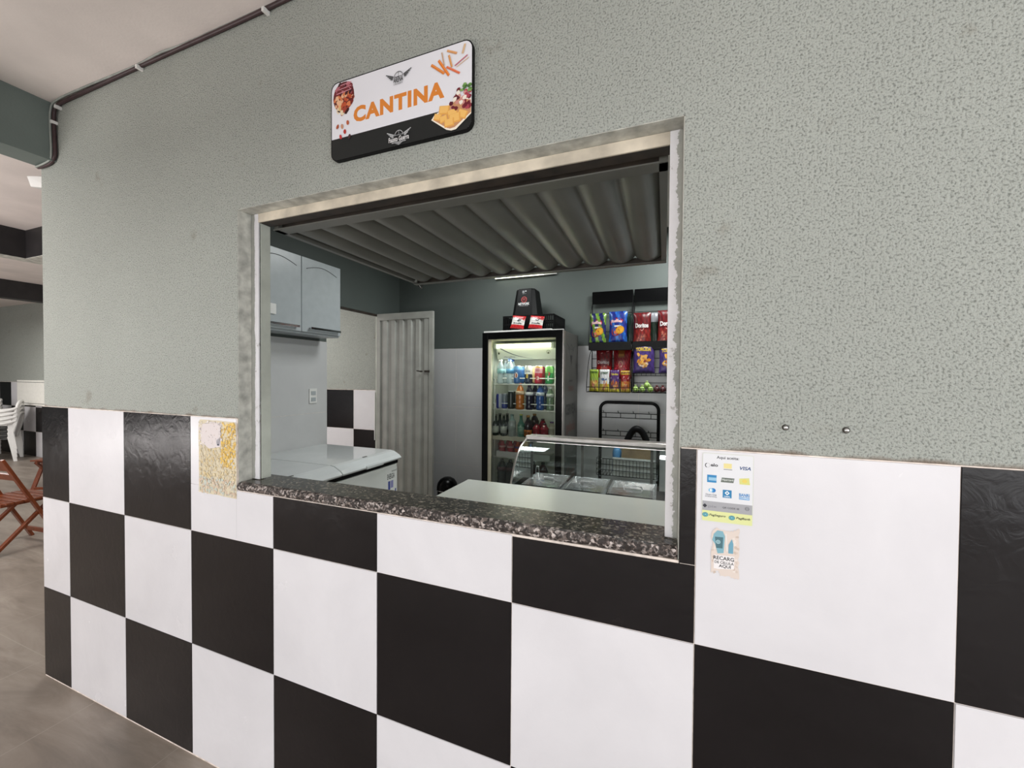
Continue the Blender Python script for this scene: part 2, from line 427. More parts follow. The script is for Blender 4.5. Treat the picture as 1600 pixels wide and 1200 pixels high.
mb = MB(); mb.box(-14, -13.85, -9, BACK, 0, CEIL); struct(mb, 'wall_far_left', 'beam_green')
# door (steel, opened into the room)
mb = MB(); mb.box(TW+.002, LO-.002, DY1-.02, DY1-.001, 0, DZ, 0); mb.box(TW+.002, LO-.002, DY0, DY1-.02, DZ-.02, DZ-.001, 1); mb.box(TW-.004, TW+.004, DY1-.03, DY1-.019, .86, 1.345, 2)
dr = struct(mb, 'door_1', ['jamb_green', 'rust', 'white_plastic'])
DL = .655
mb = MB(); yd = DY1-.035
for x0, x1, z0, z1 in ((0, DL, 2.07, 2.135), (0, DL, .02, .09), (0, .035, .09, 2.07), (DL-.045, DL, .09, 2.07)): mb.box(LO+.004+x0, LO+.004+x1, yd, yd+.03, z0, z1)
leaf = mb.build('door_leaf', 'door_sheet', dr, .002)
mb = MB(); prof = []
nr = 6; w = (DL-.08)/nr
for i in range(nr):
    x = .035+i*w
    prof += [(x, 0), (x+w*.30, 0), (x+w*.42, .016), (x+w*.86, .016), (x+w*.98, 0)]
prof.append((DL-.045, 0))
vs = []
for x, d in prof: vs += [(LO+.004+x, yd+.022-d, .09), (LO+.004+x, yd+.022-d, 2.07)]
mb.add(vs, [(2*i, 2*i+2, 2*i+3, 2*i+1) for i in range(len(prof)-1)])
mb.build('ribbed_sheet', 'door_sheet', leaf)
mb = MB(); mb.tube([(LO+.54, yd-.002, 1.56), (LO+.54, yd-.03, 1.56)], .008, 8); mb.tube([(LO+.54, yd-.028, 1.56), (LO+.50, yd-.03, 1.565)], .006, 8); mb.box(LO+.57, LO+.625, yd-.006, yd, 1.55, 1.57)
mb.build('door_latch', 'rust', leaf)
# beams, plus an unseen light-blocking header
mb = MB(); mb.box(WL, -.09, -3.6, -.0005, 2.52, CEIL); struct(mb, 'trim_1', 'beam_green')
mb = MB(); mb.box(-2.86, -2.72, -3.6, .90, 2.54, CEIL); mb.box(-2.862, -2.718, -3.6, .902, 2.536, 2.54, 1); struct(mb, 'trim_2', ['dark_steel', 'plaster'])  # paler underside strip paints in light bounced off the floor
mb = MB(); mb.box(-2.72, WL, .765, .90, 2.54, CEIL); mb.box(-2.718, WL, .763, .902, 2.536, 2.54, 1); struct(mb, 'trim_3', ['dark_steel', 'plaster'])  # underside again coloured paler to stand for floor bounce
mb = MB(); mb.box(-5.93, -5.75, -3.6, BACK, 2.545, CEIL); struct(mb, 'trim_4', 'dark_steel')
mb = MB(); mb.box(-.09, 2.2, -1.60, -1.45, 1.86, CEIL); struct(mb, 'shade_header', 'beam_green')  # unseen header, added to shade the upper part of the front wall

# window frame in the opening
FI0, FI1, FT = 1.205, 2.634, 2.082
mb = MB(); mb.box(OX0+.002, FI0, .05, .056, OZ0+.03, OZ1-.002, 4); mb.box(FI1, OX1-.002, .05, .056, OZ0+.03, OZ1-.002, 0)
mb.box(FI0, FI1, .05, .056, FT, OZ1-.002, 1)
mb.box(FI0, FI1, .056, .10, FT, FT+.004, 2)
mb.box(FI0-.003, FI0, .060, .099, OZ0+.03, FT, 3); mb.box(FI1, FI1+.003, .060, .099, OZ0+.03, FT, 3)
struct(mb, 'window_1', ['frame_paint', 'frame_beige', 'rust', 'jamb_green', 'frame_left'], bevel=.001)
# fill between the frame and wall body (steel angle)
# granite sill
mb = MB(); nx = 150; SY0, SY1, SZ0, SZ1 = -.008, .13, OZ0+.0, 1.116
X0, X1 = OX0+.003, OX1-.003
pts = []
for i in range(nx+1):
    x = X0+(X1-X0)*i/nx; pts.append((x, SY0+random.uniform(0, .006), SY0-.003+random.uniform(0, .006), SZ1-random.uniform(0, .005)))
vs = []
for x, ya, yb, zt in pts: vs += [(x, ya+.003, SZ0), (x, yb, SZ0+.013+random.uniform(-.004, .004)), (x, yb+.006, zt), (x, SY0+.016+random.uniform(0, .004), SZ1), (x, SY1, SZ1), (x, SY1, SZ0)]
fs = []; mi = []
for i in range(nx):
    for k, m in ((0, 1), (1, 1), (2, 1), (3, 0), (4, 0), (5, 0)):
        a, b = i*6+k, i*6+(k+1) % 6; mb.f.append((a, a+6, b+6, b)); mb.mi.append(m); mb.sm.append(False); mb.c.append(None)
mb.v = vs; mb.f += [tuple(range(6)), tuple(nx*6+k for k in range(6))]; mb.mi += [0, 0]; mb.sm += [False]*2; mb.c += [None]*2
tag(mb.build('granite_sill', ['granite', 'granite_edge']), 'dark speckled granite sill with a rough broken front edge below the serving hatch', 'sill')

# corrugated shutter swung up inside
sh = thing('hatch_shutter', 'corrugated grey steel shutter swung up flat inside the serving hatch', 'shutter', (FI0+.004, .112, 2.089))
SW, SD = FI1-FI0-.008, .925
mb = MB(); n = 11; sub = 14; pitch = (SW-.03)/n
def wz(t): return .030*(abs(math.sin(PI*t))**.75)
vs = []; cnt = 0
for i in range(n*sub+1):
    x = .015+pitch*i/sub; z = .012-wz(i/sub); vs += [(x, .03, z+.002), (x, SD-.02, z+.002)]; cnt += 1
mb.add(vs, [(2*i, 2*i+1, 2*i+3, 2*i+2) for i in range(cnt-1)], 0, True)
mb.build('corrugated_sheet', 'shutter', sh)
mb = MB(); mb.box(0, SW, -.005, .045, -.018, -.014, 0); mb.box(0, SW, .018, .022, -.014, .016, 1); mb.box(0, .022, .0, SD, -.018, .016, 0); mb.box(SW-.022, SW, 0, SD, -.018, .016, 0)
mb.box(0, SW, SD-.012, SD+.02, -.023, -.019, 0); mb.box(0, SW, SD+.016, SD+.02, -.020, .014, 1)
mb.build('shutter_frame', ['shutter', 'rust'], sh)
mb = MB(); mb.tube([(.012, SD+.02, -.02), (.018, SD+.035, -.035), (.03, SD+.03, -.04), (.05, SD+.005, -.03)], .003, 6)
mb.build('hook', 'rust', sh)
mb = MB(); mb.tube([(.02, SD, .0), (.02, SD+.02, .42), (.02, SD+.02, CEIL-2.089)], .004, 6); mb.build('hanging_rod', 'rust', sh)

# ================================================================== FRONT WALL THINGS
# --- sign
SX0, SX1, SZA, SZB = 1.624, 2.128, 2.193, 2.440
sg = thing('wall_sign', 'white and black rectangular sign reading CANTINA above the serving hatch', 'sign', (SX0, -.001, SZA))
def rr(x0, x1, z0, z1, r, y0, y1, k=6):
    b = MB(); pts = []
    for cx, cy, a in ((x1-r, z0+r, -90), (x1-r, z1-r, 0), (x0+r, z1-r, 90), (x0+r, z0+r, 180)):
        for i in range(k+1):
            t = math.radians(a+90*i/k); pts.append((cx+r*math.cos(t), cy+r*math.sin(t)))
    m = len(pts); b.add([(x, y0, z) for x, z in pts]+[(x, y1, z) for x, z in pts], [tuple(range(m)), tuple(range(2*m-1, m-1, -1))]+[(i, i+m, (i+1) % m+m, (i+1) % m) for i in range(m)])
    return b
W, H = SX1-SX0, SZB-SZA
rr(0, W, 0, H, .026, -.012, 0).build('board', 'black_plastic', sg)
SGX, SGZ, SGY = SX0, SZA, -.0135
def sp(cx, cy):   # crop of the sign at 5.454x -> board coordinates
    q = at(500+cx/5.454, 50+cy/5.454, SGY); return (q.x-SX0, q.z-SZA)
P = Print(); m = .003; r = .024
P.rrect(m, W-m, m, H-m, r, (236, 236, 242))
BL = .070   # top of black band
pts = []
for cx, a in ((W-m-r, -90), (None, 0), (None, 0), (m+r, 180)):
    if cx is None: continue
band = [(m, BL), (m, m+r)]+[(m+r+r*math.cos(math.radians(180+15*i)), m+r+r*math.sin(math.radians(180+15*i))) for i in range(1, 7)]
band += [(W-m-r+r*math.cos(math.radians(-90+15*i)), m+r+r*math.sin(math.radians(-90+15*i))) for i in range(0, 7)]+[(W-m, BL)]
P.poly(band, (26, 29, 29))
c0 = sp(285, 760); c1 = sp(1060, 555); ct = sp(1012, 425)
P.text('CANTINA', c0[0], c1[0], c1[1]-.001, ct[1]+.001, (226, 136, 52), .05, 0, 0, 1.12)
# burger picture, upper left
q = sp(205, 560)
bp = []
for i in range(24):
    t = 2*PI*i/24; u, v = q[0]-.002+.042*math.cos(t), q[1]+.004+.046*math.sin(t); u = max(u, .0036); v = min(v, H-.0036)
    if u < .028 and v > H-.028:
        d_ = math.hypot(u-.027, v-(H-.027))
        if d_ > .023: u, v = .027+(u-.027)*.023/d_, H-.027+(v-H+.027)*.023/d_
    bp.append((u, v))
P.poly(bp, (104, 40, 40))
for i in range(110):
    a = random.uniform(0, 2*PI); d = math.sqrt(random.random()); u = q[0]+.038*d*math.cos(a); v = q[1]+.034+.050*d*math.sin(a)-.034
    if u < .006 or (u < .03 and v > H-.008) or v > H-.006 or (u < .02 and v > H-.016): continue
    top = (v-q[1])/.05
    cs = [(88, 22, 34), (120, 36, 44), (64, 16, 26), (190, 110, 120)] if top > .25 else ([(196, 84, 48), (224, 130, 80), (120, 34, 30), (240, 190, 150)] if top > -.5 else [(226, 190, 130), (60, 24, 24), (240, 222, 190), (170, 70, 50)])
    P.disc(u, v, random.uniform(.006, .011), random.uniform(.004, .008), random.choice(cs), 7, random.uniform(0, 3), .3)
for k in range(3): P.line((q[0]-.03+.008*k, q[1]+.016+.012*k), (q[0]+.03, q[1]+.02+.011*k), .0025, (216, 150, 160))
# nuts
for cx, cy, c in ((150, 812, (176, 84, 52)), (190, 808, (206, 150, 120)), (238, 772, (190, 96, 60)), (212, 850, (186, 54, 44)), (178, 895, (196, 52, 50)), (252, 890, (70, 40, 40))):
    u, v = sp(cx, cy); P.disc(u, v, .0055, .008, c, 8, random.uniform(-.5, .5), .15)
# fries
for a, b, w_, c in (((950, 285), (1060, 355), .0075, (222, 128, 50)), ((1012, 245), (1100, 372), .0075, (226, 124, 44)), ((1040, 178), (1060, 290), .004, (196, 160, 130)),
                    ((1100, 200), (1125, 300), .006, (214, 150, 90)), ((1085, 162), (1168, 182), .006, (214, 152, 96)), ((1080, 300), (1192, 352), .006, (222, 110, 70)),
                    ((1150, 290), (1258, 196), .0035, (188, 104, 116)), ((1165, 300), (1270, 215), .0025, (214, 180, 150)), ((1238, 102), (1216, 186), .006, (212, 176, 136))):
    P.line(sp(*a), sp(*b), w_, c)
    aa, bb_ = sp(*a), sp(*b); P.line((aa[0]+.001, aa[1]+.001), (bb_[0]+.001, bb_[1]+.001), w_*.25, tuple(min(255, x+30) for x in c))
# tray of snacks
tray = [sp(*q) for q in ((950, 755), (975, 715), (1110, 610), (1180, 545), (1305, 560), (1305, 690), (1160, 830), (1120, 842), (1080, 836))]
tray = [(min(u, W-.0035), v) for u, v in tray]
P.poly(tray, (250, 240, 224))
ins = [sp(*q) for q in ((965, 752), (990, 715), (1120, 620), (1185, 565), (1298, 575), (1298, 680), (1150, 812), (1110, 825), (1085, 820))]
P.poly([(min(u, W-.0045), v) for u, v in ins], (206, 150, 106))
for cx, cy, s_ in ((1060, 668, 1.2), (1005, 730, .9), (1055, 745, .9), (1130, 690, 1.1), (1215, 700, 1.1), (1150, 735, 1.3), (1103, 775, 1.1)):
    u, v = sp(cx, cy); hw, hh = .014*s_, .010*s_; t = random.uniform(-.5, .3)
    pr_ = [(u+(a*hw*math.cos(t)-b*hh*math.sin(t)), v+(a*hw*math.sin(t)+b*hh*math.cos(t))) for a, b in ((-1, -1), (1, -1), (1, 1), (-1, 1))]
    P.poly(pr_, (236, 172, 84)); P.poly([(u+(x-u)*.8-.001, v+(y-v)*.8+.002) for x, y in pr_], (248, 196, 110))
for i in range(46):
    cx = random.uniform(1110, 1300); cy = random.uniform(490, 670)
    if cx-1110 < (600-cy)*.6 or cy > 640+(1300-cx)*.1: continue
    u, v = sp(cx, cy); u = min(u, W-.009)
    P.disc(u, v, .006, .006, random.choice([(128, 34, 52), (90, 20, 36), (176, 70, 84), (214, 150, 140), (110, 26, 40)]), 7, 0, .3)
for cx, cy in ((1235, 555), (1205, 600), (1180, 520), (1150, 575)):
    u, v = sp(cx, cy); P.disc(u, v, .0075, .006, (248, 240, 226), 6, .5, .2)
for i in range(16):
    u, v = sp(random.uniform(1205, 1300), random.uniform(445, 500)); P.disc(min(u, W-.007), v, .005, .004, random.choice([(96, 140, 70), (130, 170, 96), (70, 110, 52)]), 6, 0, .4)
def crest(P, cu, cv, s, dark, words):
    P.ring(cu, cv+.010*s, .018*s, .002*s, dark, 16, 0, 180)
    P.line((cu, cv+.028*s), (cu, cv+.012*s), .0012*s, dark); P.line((cu-.018*s, cv+.012*s), (cu+.018*s, cv+.012*s), .0012*s, dark)
    for sg_ in (-1, 1):
        for k in range(4): P.line((cu+sg_*(.020+.001*k)*s, cv+(.014-.003*k)*s), (cu+sg_*(.050-.006*k)*s, cv+(.026-.006*k)*s), .0028*s, tuple(int(x*.6+128*.4) for x in dark) if k % 2 else dark)
u0, v0 = sp(672, 405); crest(P, u0, v0-.002, .9, (58, 60, 64), '')
P.text('ARENA', u0-.018, u0+.016, v0-.008, v0+.008, (24, 25, 28), .02)
P.text('CROSSFIT', u0-.017, u0+.016, v0-.015, v0-.010, (90, 92, 96), .0)
u0, v0 = sp(675, 905); crest(P, u0, v0-.001, .85, (196, 198, 200), '')
P.text('Fausto Guerra', u0-.036, u0+.036, v0-.009, v0+.006, (236, 236, 236), .02)
P.line((u0-.025, v0-.012), (u0+.025, v0-.012), .002, (196, 198, 200)); P.poly([(u0-.014, v0-.014), (u0+.014, v0-.014), (u0, v0-.021)], (150, 152, 154))
P.build('sign_print', lambda u, v, L: (u, -.0121-.000012*L, v), sg)

# --- payment sticker
KY = -.0068
def kp(cx, cy): q = at(1090+cx/9.6, 700+cy/9.6, KY); return (q.x, q.z)
st = Print(); kx0, kx1, kz0, kz1 = 2.7115, 2.8125, 1.1885, 1.3435
st.rrect(kx0, kx1, kz0, kz1, .004, (214, 218, 206)); st.rrect(kx0+.0012, kx1-.0012, kz0+.0012, kz1-.0012, .003, (226, 227, 230))
kb1, kb2 = kp(75, 785)[1], kp(70, 925)[1]
st.rect(kx0+.0012, kx1-.0012, kb2, kb1, (166, 166, 170)); st.rect(kx0+.0012, kx1-.0012, kz0+.0014, kb2, (222, 226, 160))
def kt(t, a, b, h, c, bold=.01, shear=0):
    p, q = kp(*a), kp(*b); zz = p[1]; st.text(t, p[0], q[0], zz, zz+h, c, bold, shear)
kt('Aqui aceita:', (285, 172), (622, 190), .0082, (54, 56, 60), .02)
kt('elo', (196, 275), (305, 288), .0072, (40, 40, 44), .03); u, v = kp(150, 258); st.ring(u, v, .0055, .0018, (70, 70, 74), 14, 110, 250); st.ring(u, v, .0055, .0012, (200, 200, 200), 14, -110, 110)
u, v = kp(452, 272); st.rect(u-.008, u+.008, v-.0055, v+.0055, (232, 218, 150)); st.rect(u-.008, u+.009, v-.0085, v-.0072, (110, 110, 100))
kt('VISA', (632, 328), (800, 335), .0075, (60, 84, 130), .03, .25)
u, v = kp(213, 460); st.rect(u-.0095, u+.0095, v-.0085, v+.0085, (42, 132, 186)); st.rect(u-.0065, u+.0095, v-.004, v+.003, (150, 196, 222))
u, v = kp(450, 485); st.poly([(u-.0135, v-.0052), (u+.0115, v-.0052), (u+.0135, v+.0052), (u-.0115, v+.0052)], (104, 112, 104)); st.text('Hipercard', u-.011, u+.011, v-.0025, v+.003, (226, 230, 226), .01)
u, v = kp(705, 500); st.poly([(u-.0095, v-.0075), (u+.0105, v-.0075), (u+.0085, v+.0075), (u-.0105, v+.005)], (216, 214, 130)); st.disc(u, v, .005, .004, (228, 206, 100))
u, v = kp(232, 635); st.disc(u, v, .0055, .005, (30, 120, 190)); st.disc(u-.0045, v, .0048, .0044, (120, 190, 226)); st.disc(u-.0045, v, .002, .0036, (240, 240, 240))
u, v = kp(202, 708); st.text('Diners Club', u-.011, u+.011, v-.0005, v+.0035, (110, 114, 124), .01); st.text('INTERNATIONAL', u-.012, u+.012, v-.0045, v-.0018, (110, 114, 124), .01)
u, v = kp(443, 690); st.rect(u-.0088, u+.0088, v-.0088, v+.0088, (34, 126, 176)); st.poly([(u-.005, v+.002), (u, v-.003), (u+.005, v+.002), (u, v+.007)], (240, 244, 246)); st.poly([(u-.0022, v+.002), (u, v-.0002), (u+.0022, v+.002), (u, v+.0042)], (34, 126, 176)); st.text('CABAL', u-.006, u+.006, v-.0072, v-.0042, (240, 244, 246), .02)
u, v = kp(700, 735); st.text('BANRI', u-.010, u+.010, v+.0002, v+.0072, (70, 140, 200), .03); st.rect(u-.010, u+.010, v-.0065, v-.0008, (96, 160, 212)); st.text('COMPRAS', u-.009, u+.009, v-.005, v-.002, (236, 240, 244), .02)
u, v = kp(108, 860); st.poly([(u-.0048, v), (u, v-.0048), (u+.0048, v), (u, v+.0048)], (36, 36, 48)); kt('pix', (162, 898), (285, 900), .0075, (126, 128, 134), -.01)
kt('QR CODE 3E', (372, 908), (625, 925), .0045, (92, 92, 96), .01)
u, v = kp(742, 915); st.ring(u, v, .0042, .0012, (120, 122, 126)); st.text('NFC', u-.003, u+.004, v-.001, v+.001, (110, 110, 114), .01)
for cx, cy, t, a, b in ((115, 995, 'PagSeguro', (175, 1022), (420, 1040)), (513, 1048, 'PagBank', (578, 1075), (795, 1085))):
    u, v = kp(cx, cy); st.disc(u, v, .0062, .0052, (52, 130, 140)); st.disc(u, v, .0048, .004, (120, 190, 200)); st.ring(u, v, .0032, .001, (30, 96, 120)); kt(t, a, b, .0062, (66, 72, 60), .015, .15)
tag(st.build('payment_sticker', lambda u, v, L: (u, -.0068-.000012*L, v)), 'pale card payment sticker headed Aqui aceita at the corner of the large white tile', 'sticker')
# --- torn sticker
def tp(cx, cy): q = at(1060+cx/4.285, 640+cy/4.285, KY); return (q.x, q.z)
st = Print(); a, b = tp(222, 800), tp(405, 1130)
edge = [(228, 810), (262, 790), (330, 818), (375, 812), (408, 800), (405, 870), (410, 940), (402, 1000), (408, 1140), (372, 1132), (330, 1118), (280, 1112), (262, 1072), (216, 1092), (220, 940), (232, 900), (222, 860)]
dense = []
for i, e in enumerate(edge):
    f2 = edge[(i+1) % len(edge)]
    for k in range(5): dense.append(tp(e[0]+(f2[0]-e[0])*k/5+random.uniform(-5, 5), e[1]+(f2[1]-e[1])*k/5+random.uniform(-6, 6)))
st.poly(dense, (224, 210, 200))
for i in range(26):
    u, v = tp(random.choice([random.uniform(228, 260), random.uniform(370, 400)]), random.uniform(820, 1110)); st.disc(u, v, .003, .003, random.choice([(206, 188, 174), (232, 222, 214), (214, 198, 186)]), 7, 0, .4)
st.poly([tp(*q) for q in ((235, 970), (375, 985), (372, 1070), (262, 1066), (236, 1060))], (240, 236, 236))
st.poly([tp(*q) for q in ((238, 830), (262, 808), (298, 815), (312, 850), (302, 960), (262, 962), (246, 900), (226, 870))], (128, 176, 190))
st.poly([tp(*q) for q in ((244, 850), (300, 855), (296, 930), (252, 925))], (72, 112, 122)); u, v = tp(266, 885); st.ring(u, v, .0045, .0015, (170, 206, 214)); st.ring(u, v, .002, .0012, (170, 206, 214))
st.poly([tp(*q) for q in ((336, 905), (358, 868), (368, 900), (366, 966), (334, 962))], (110, 164, 186)); st.line(tp(318, 830), tp(326, 950), .002, (236, 232, 230))
for t, a, b, h in (('RECARG', (235, 1002), (372, 1020), .0085), ('DE CELULA', (242, 1028), (370, 1045), .006), ('AQUI', (270, 1062), (350, 1070), .008)):
    p, q = tp(*a), tp(*b); st.text(t, p[0], q[0], q[1], q[1]+h, (30, 30, 34), .02)
tag(st.build('torn_sticker', lambda u, v, L: (u, -.0068-.000012*L, v)), 'torn peeling phone recharge sticker reading RECARG below the card payment sticker', 'sticker')
# --- worn yellow sticker
def wp(cx, cy): q = at(280+cx/6.667, 630+cy/6.667, KY); return (q.x, q.z)
st = Print()
wx0, wz1 = wp(200, 170); wx1, wz0 = wp(598, 1008); wz0 = wp(208, 930)[1]
edge = [(wx0, wz0+.004), (wx1, wz0), (wx1+.001, wz1-.008), (wx1-.008, wz1), (wx0+.01, wz1+.001), (wx0, wz1-.01)]
dn = []
for i, e in enumerate(edge):
    f2 = edge[(i+1) % len(edge)]
    for k in range(8): dn.append((e[0]+(f2[0]-e[0])*k/8+random.uniform(-.0012, .0012), e[1]+(f2[1]-e[1])*k/8+random.uniform(-.0012, .0012)))
st.poly(dn, (216, 204, 176))
Wd, Hd = wx1-wx0, wz1-wz0
for i in range(900):
    fu, fv = random.random(), random.random()
    if fu > .62 and fv > .38: c = random.choice([(228, 190, 92), (222, 182, 84), (234, 204, 128), (204, 172, 104)]); pz = .5
    elif fv > .66: c = random.choice([(226, 216, 214), (216, 206, 202), (232, 224, 222)])
    elif fv > .22: c = random.choice([(218, 200, 160), (212, 200, 172), (224, 208, 170), (204, 194, 172), (210, 188, 140)])
    else: c = random.choice([(206, 202, 188), (214, 196, 172), (198, 204, 192), (210, 188, 164)])
    st.disc(wx0+.006+fu*(Wd-.012), wz0+.006+fv*(Hd-.012), random.uniform(.003, .008), random.uniform(.002, .007), c, 6, random.uniform(0, 3), .4)
st.poly([(wx0+.10*Wd, wz0+.7*Hd), (wx0+.3*Wd, wz0+.62*Hd), (wx0+.62*Wd, wz0+.66*Hd), (wx0+.6*Wd, wz0+.93*Hd), (wx0+.5*Wd, wz0+.97*Hd), (wx0+.12*Wd, wz0+.95*Hd)], (222, 212, 210))
for i in range(160):
    fu, fv = random.random(), random.random(); st.disc(wx0+.006+fu*(Wd-.012), wz0+.006+fv*(Hd-.012), .0012, .0016, random.choice([(120, 112, 104), (150, 130, 110), (100, 96, 96), (170, 120, 60)]), 5, 0, .4)
u, v = wp(412, 400); st.disc(u, v-.003, .011, .016, (214, 208, 212), 10)
for k in range(6): st.line((u-.004+.002*k, v-.014), (u-.010+.0045*k, v+.006+.002*k), .0016, (46, 52, 66))
st.disc(u, v-.012, .006, .003, (46, 52, 66), 8)
tag(st.build('worn_sticker', lambda u, v, L: (u, -.0068-.0000025*L, v)), 'worn faded yellow paper sticker on the white tile left of the granite sill', 'sticker')
# --- screws
for k, (x, lab) in enumerate(((2.871, 'small metal screw in the stucco nearer the serving hatch, scratched paint beside it'), (2.976, 'small metal screw in the stucco farther right of the serving hatch'))):
    s_ = thing('screw', lab, 'screw', (x, 0, 1.408), group='screws in the stucco wall')
    b = MB(); b.lathe([(.0045, .0), (.0045, .004), (.003, .006)], seg=12); o = b.build('screw_head', 'chrome', s_); o.rotation_euler = (PI/2, 0, 0)
    b = MB(); b.lathe([(.0065, .0), (.0065, .0015), (.005, .002)], seg=12); o = b.build('wall_plug', 'rust', s_); o.rotation_euler = (PI/2, 0, 0)
# --- cables along the ceiling
cb = thing('ceiling_cable', 'dark maroon cable clipped along the ceiling edge and bent down the beam corner', 'cable', (0, 0, 0))
def smooth(pts, n=6):
    pts = [Vector(p) for p in pts]; out = []
    for i in range(len(pts)-1):
        p0, p1, p2, p3 = pts[max(i-1, 0)], pts[i], pts[i+1], pts[min(i+2, len(pts)-1)]
        for k in range(n):
            t = k/n; out.append(.5*((2*p1)+(-p0+p2)*t+(2*p0-5*p1+4*p2-p3)*t*t+(-p0+3*p1-3*p2+p3)*t*t*t))
    out.append(pts[-1]); return out
b = MB()
b.tube(smooth([(3.6, -.008, 2.780), (2.4, -.008, 2.777), (1.6, -.008, 2.780), (1.2, -.008, 2.776), (.6, -.008, 2.779), (.2, -.009, 2.777), (.0, -.010, 2.776), (-.055, -.012, 2.765), (-.078, -.012, 2.73), (-.080, -.010, 2.64), (-.076, -.010, 2.56), (-.084, -.01, 2.535), (-.12, -.01, 2.516), (-.2, -.01, 2.513), (-.235, -.01, 2.516)]), .0075, 8)
b.build('maroon_cable', 'cable', cb)
b = MB()
b.tube(smooth([(1.35, -.006, 2.786), (.9, -.01, 2.784), (.75, -.018, 2.783), (.55, -.012, 2.785), (.2, -.02, 2.785), (-.03, -.022, 2.782), (-.080, -.022, 2.75), (-.086, -.022, 2.68), (-.085, -.02, 2.57), (-.095, -.02, 2.525), (-.15, -.022, 2.513), (-.23, -.02, 2.513)]), .004, 8)
b.build('grey_cable', 'cable_grey', cb)
for x, z in ((.60, 2.772), (-.04, 2.762), (-.078, 2.70), (1.33, 2.768), (1.9, 2.77)):
    b = MB(); b.box(x-.006, x+.006, -.024, 0, z-.010, z+.004); b.build('cable_clip', 'white_plastic', cb, .001)
# --- floodlight on the end of the wall
fl = thing('wall_lamp', 'small white box lamp on a dark bracket fixed to the left end of the wall', 'lamp', (WL, .10, 2.44))
b = MB(); b.bar((0, .005, -.04), (-.04, .0, .075), .01, .01); b.bar((-.04, 0, .075), (-.17, -.03, .085), .05, .008, (0, 0, 1)); b.box(-.006, 0, -.02, .03, -.08, -.01); b.build('bracket', 'dark_steel', fl)
b = MB(); b.add([(-.05, -.05, .01), (-.17, -.08, .025), (-.16, .02, .02), (-.05, .03, .01), (-.045, -.05, .07), (-.18, -.09, .078), (-.18, .03, .078), (-.045, .04, .07)], [(0, 1, 2, 3), (4, 7, 6, 5), (0, 4, 5, 1), (1, 5, 6, 2), (2, 6, 7, 3), (3, 7, 4, 0)]); b.build('lamp_box', 'white_plastic', fl, .004)

# ================================================================== INSIDE
# --- wall cabinet
CXF, CY0, CY1, CZ0, CZ1 = .135, .38, 1.545, 1.822, 2.392
ca = thing('wall_cabinet', 'white wall cabinet with arched panel doors on the left wall above the freezer', 'cabinet', (LO+.006, 0, 0))
x1 = CXF-LO-.006
b = MB(); b.box(0, x1-.018, CY0, CY1, CZ0, CZ1); b.build('carcass', 'cab_white', ca, .002)
for k, (y0, y1) in enumerate(((1.172, 1.543), (.79, 1.168), (.40, .786))):
    b = MB(); b.box(x1-.017, x1, y0, y1, CZ0+.014, CZ1-.004)
    d = b.build('door', 'cab_white', ca, .003)
    b = MB()  # routed arch groove
    arc = [(x1+.0005, y0+.04+(y1-y0-.08)*i/12, CZ1-.085+.035*math.sin(PI*i/12)) for i in range(13)]
    b.tube(arc, .0022, 5); b.build('arch_groove', 'side_grey', d)
    b = MB(); zh = CZ0+.045; ya, yb = (y0+.06, y1-.02) if k == 0 else (y0+.10, y1-.035)
    b.tube([(x1, ya+.01, zh), (x1+.022, ya+.01, zh)], .006, 8); b.tube([(x1, yb-.01, zh), (x1+.022, yb-.01, zh)], .006, 8); b.bar((x1+.024, ya, zh), (x1+.024, yb, zh), .008, .016)
    b.build('door_handle', 'chrome', d)
b = MB(); b.box(x1+.0, x1+.010, .915, .958, 1.93, 2.0); b.build('paper_note', 'white_plastic', ca)
# --- socket
so = thing('wall_socket', 'white double wall socket on the white tiles above the freezer', 'socket', (LO+.006, 1.465, 1.343))
b = MB(); b.box(0, .009, -.037, .037, -.06, .06); b.build('socket_plate', 'white_plastic', so, .002)
b = MB(); b.box(.009, .012, -.022, .022, .008, .04); b.box(.009, .012, -.022, .022, -.044, -.012); b.build('socket_insert', 'cab_white', so)
# --- chest freezer
FX0, FX1, FY0, FY1, FZ = LO+.012, .735, .35, 1.555, .935
fz = thing('chest_freezer', 'white chest freezer with a rounded lid along the left wall', 'freezer', (FX0, FY0, 0))
w, d = FX1-FX0, FY1-FY0
b = MB(); b.box(.01, w-.03, 0.01, d-.015, .03, .845); b.build('cabinet_body', 'front_enamel', fz, .012)
b = MB(); b.box(.02, w-.022, 0.02, d-.02, .845, .872); b.build('lid_gasket', 'black_plastic', fz)
for k in range(2):
    y0, y1 = (d/2+.002, d) if k == 0 else (0, d/2-.002)
    b = MB(); prof = [(0, .872), (0, .925), (.02, .935), (w-.10, .935), (w-.07, .930), (w-.02, .905), (w, .885), (w-.006, .872)]
    m_ = len(prof); b.add([(x, y0, z) for x, z in prof]+[(x, y1, z) for x, z in prof], [tuple(range(m_))[::-1], tuple(range(m_, 2*m_))]+[(i, (i+1) % m_, (i+1) % m_+m_, i+m_) for i in range(m_)])
    lid = b.build('lid', 'white_enamel', fz, .004)
    b = MB(); ym = (y0+y1)/2; b.box(w-.06, w+.004, ym-.09, ym+.09, .868, .895); b.build('lid_handle', 'white_enamel', lid, .008)
    b = MB(); b.box(w-.10, w-.088, ym-.02, ym+.02, .9345, .9365); b.build('lid_lock', 'side_grey', lid)
for x in (.06, w-.08):
    for y in (.06, d-.06): b = MB(); b.lathe([(.022, 0), (.022, .03)], x, y, 10); b.build('foot', 'black_plastic', fz)
st = Print()
u0, u1 = d-.155, d-.02
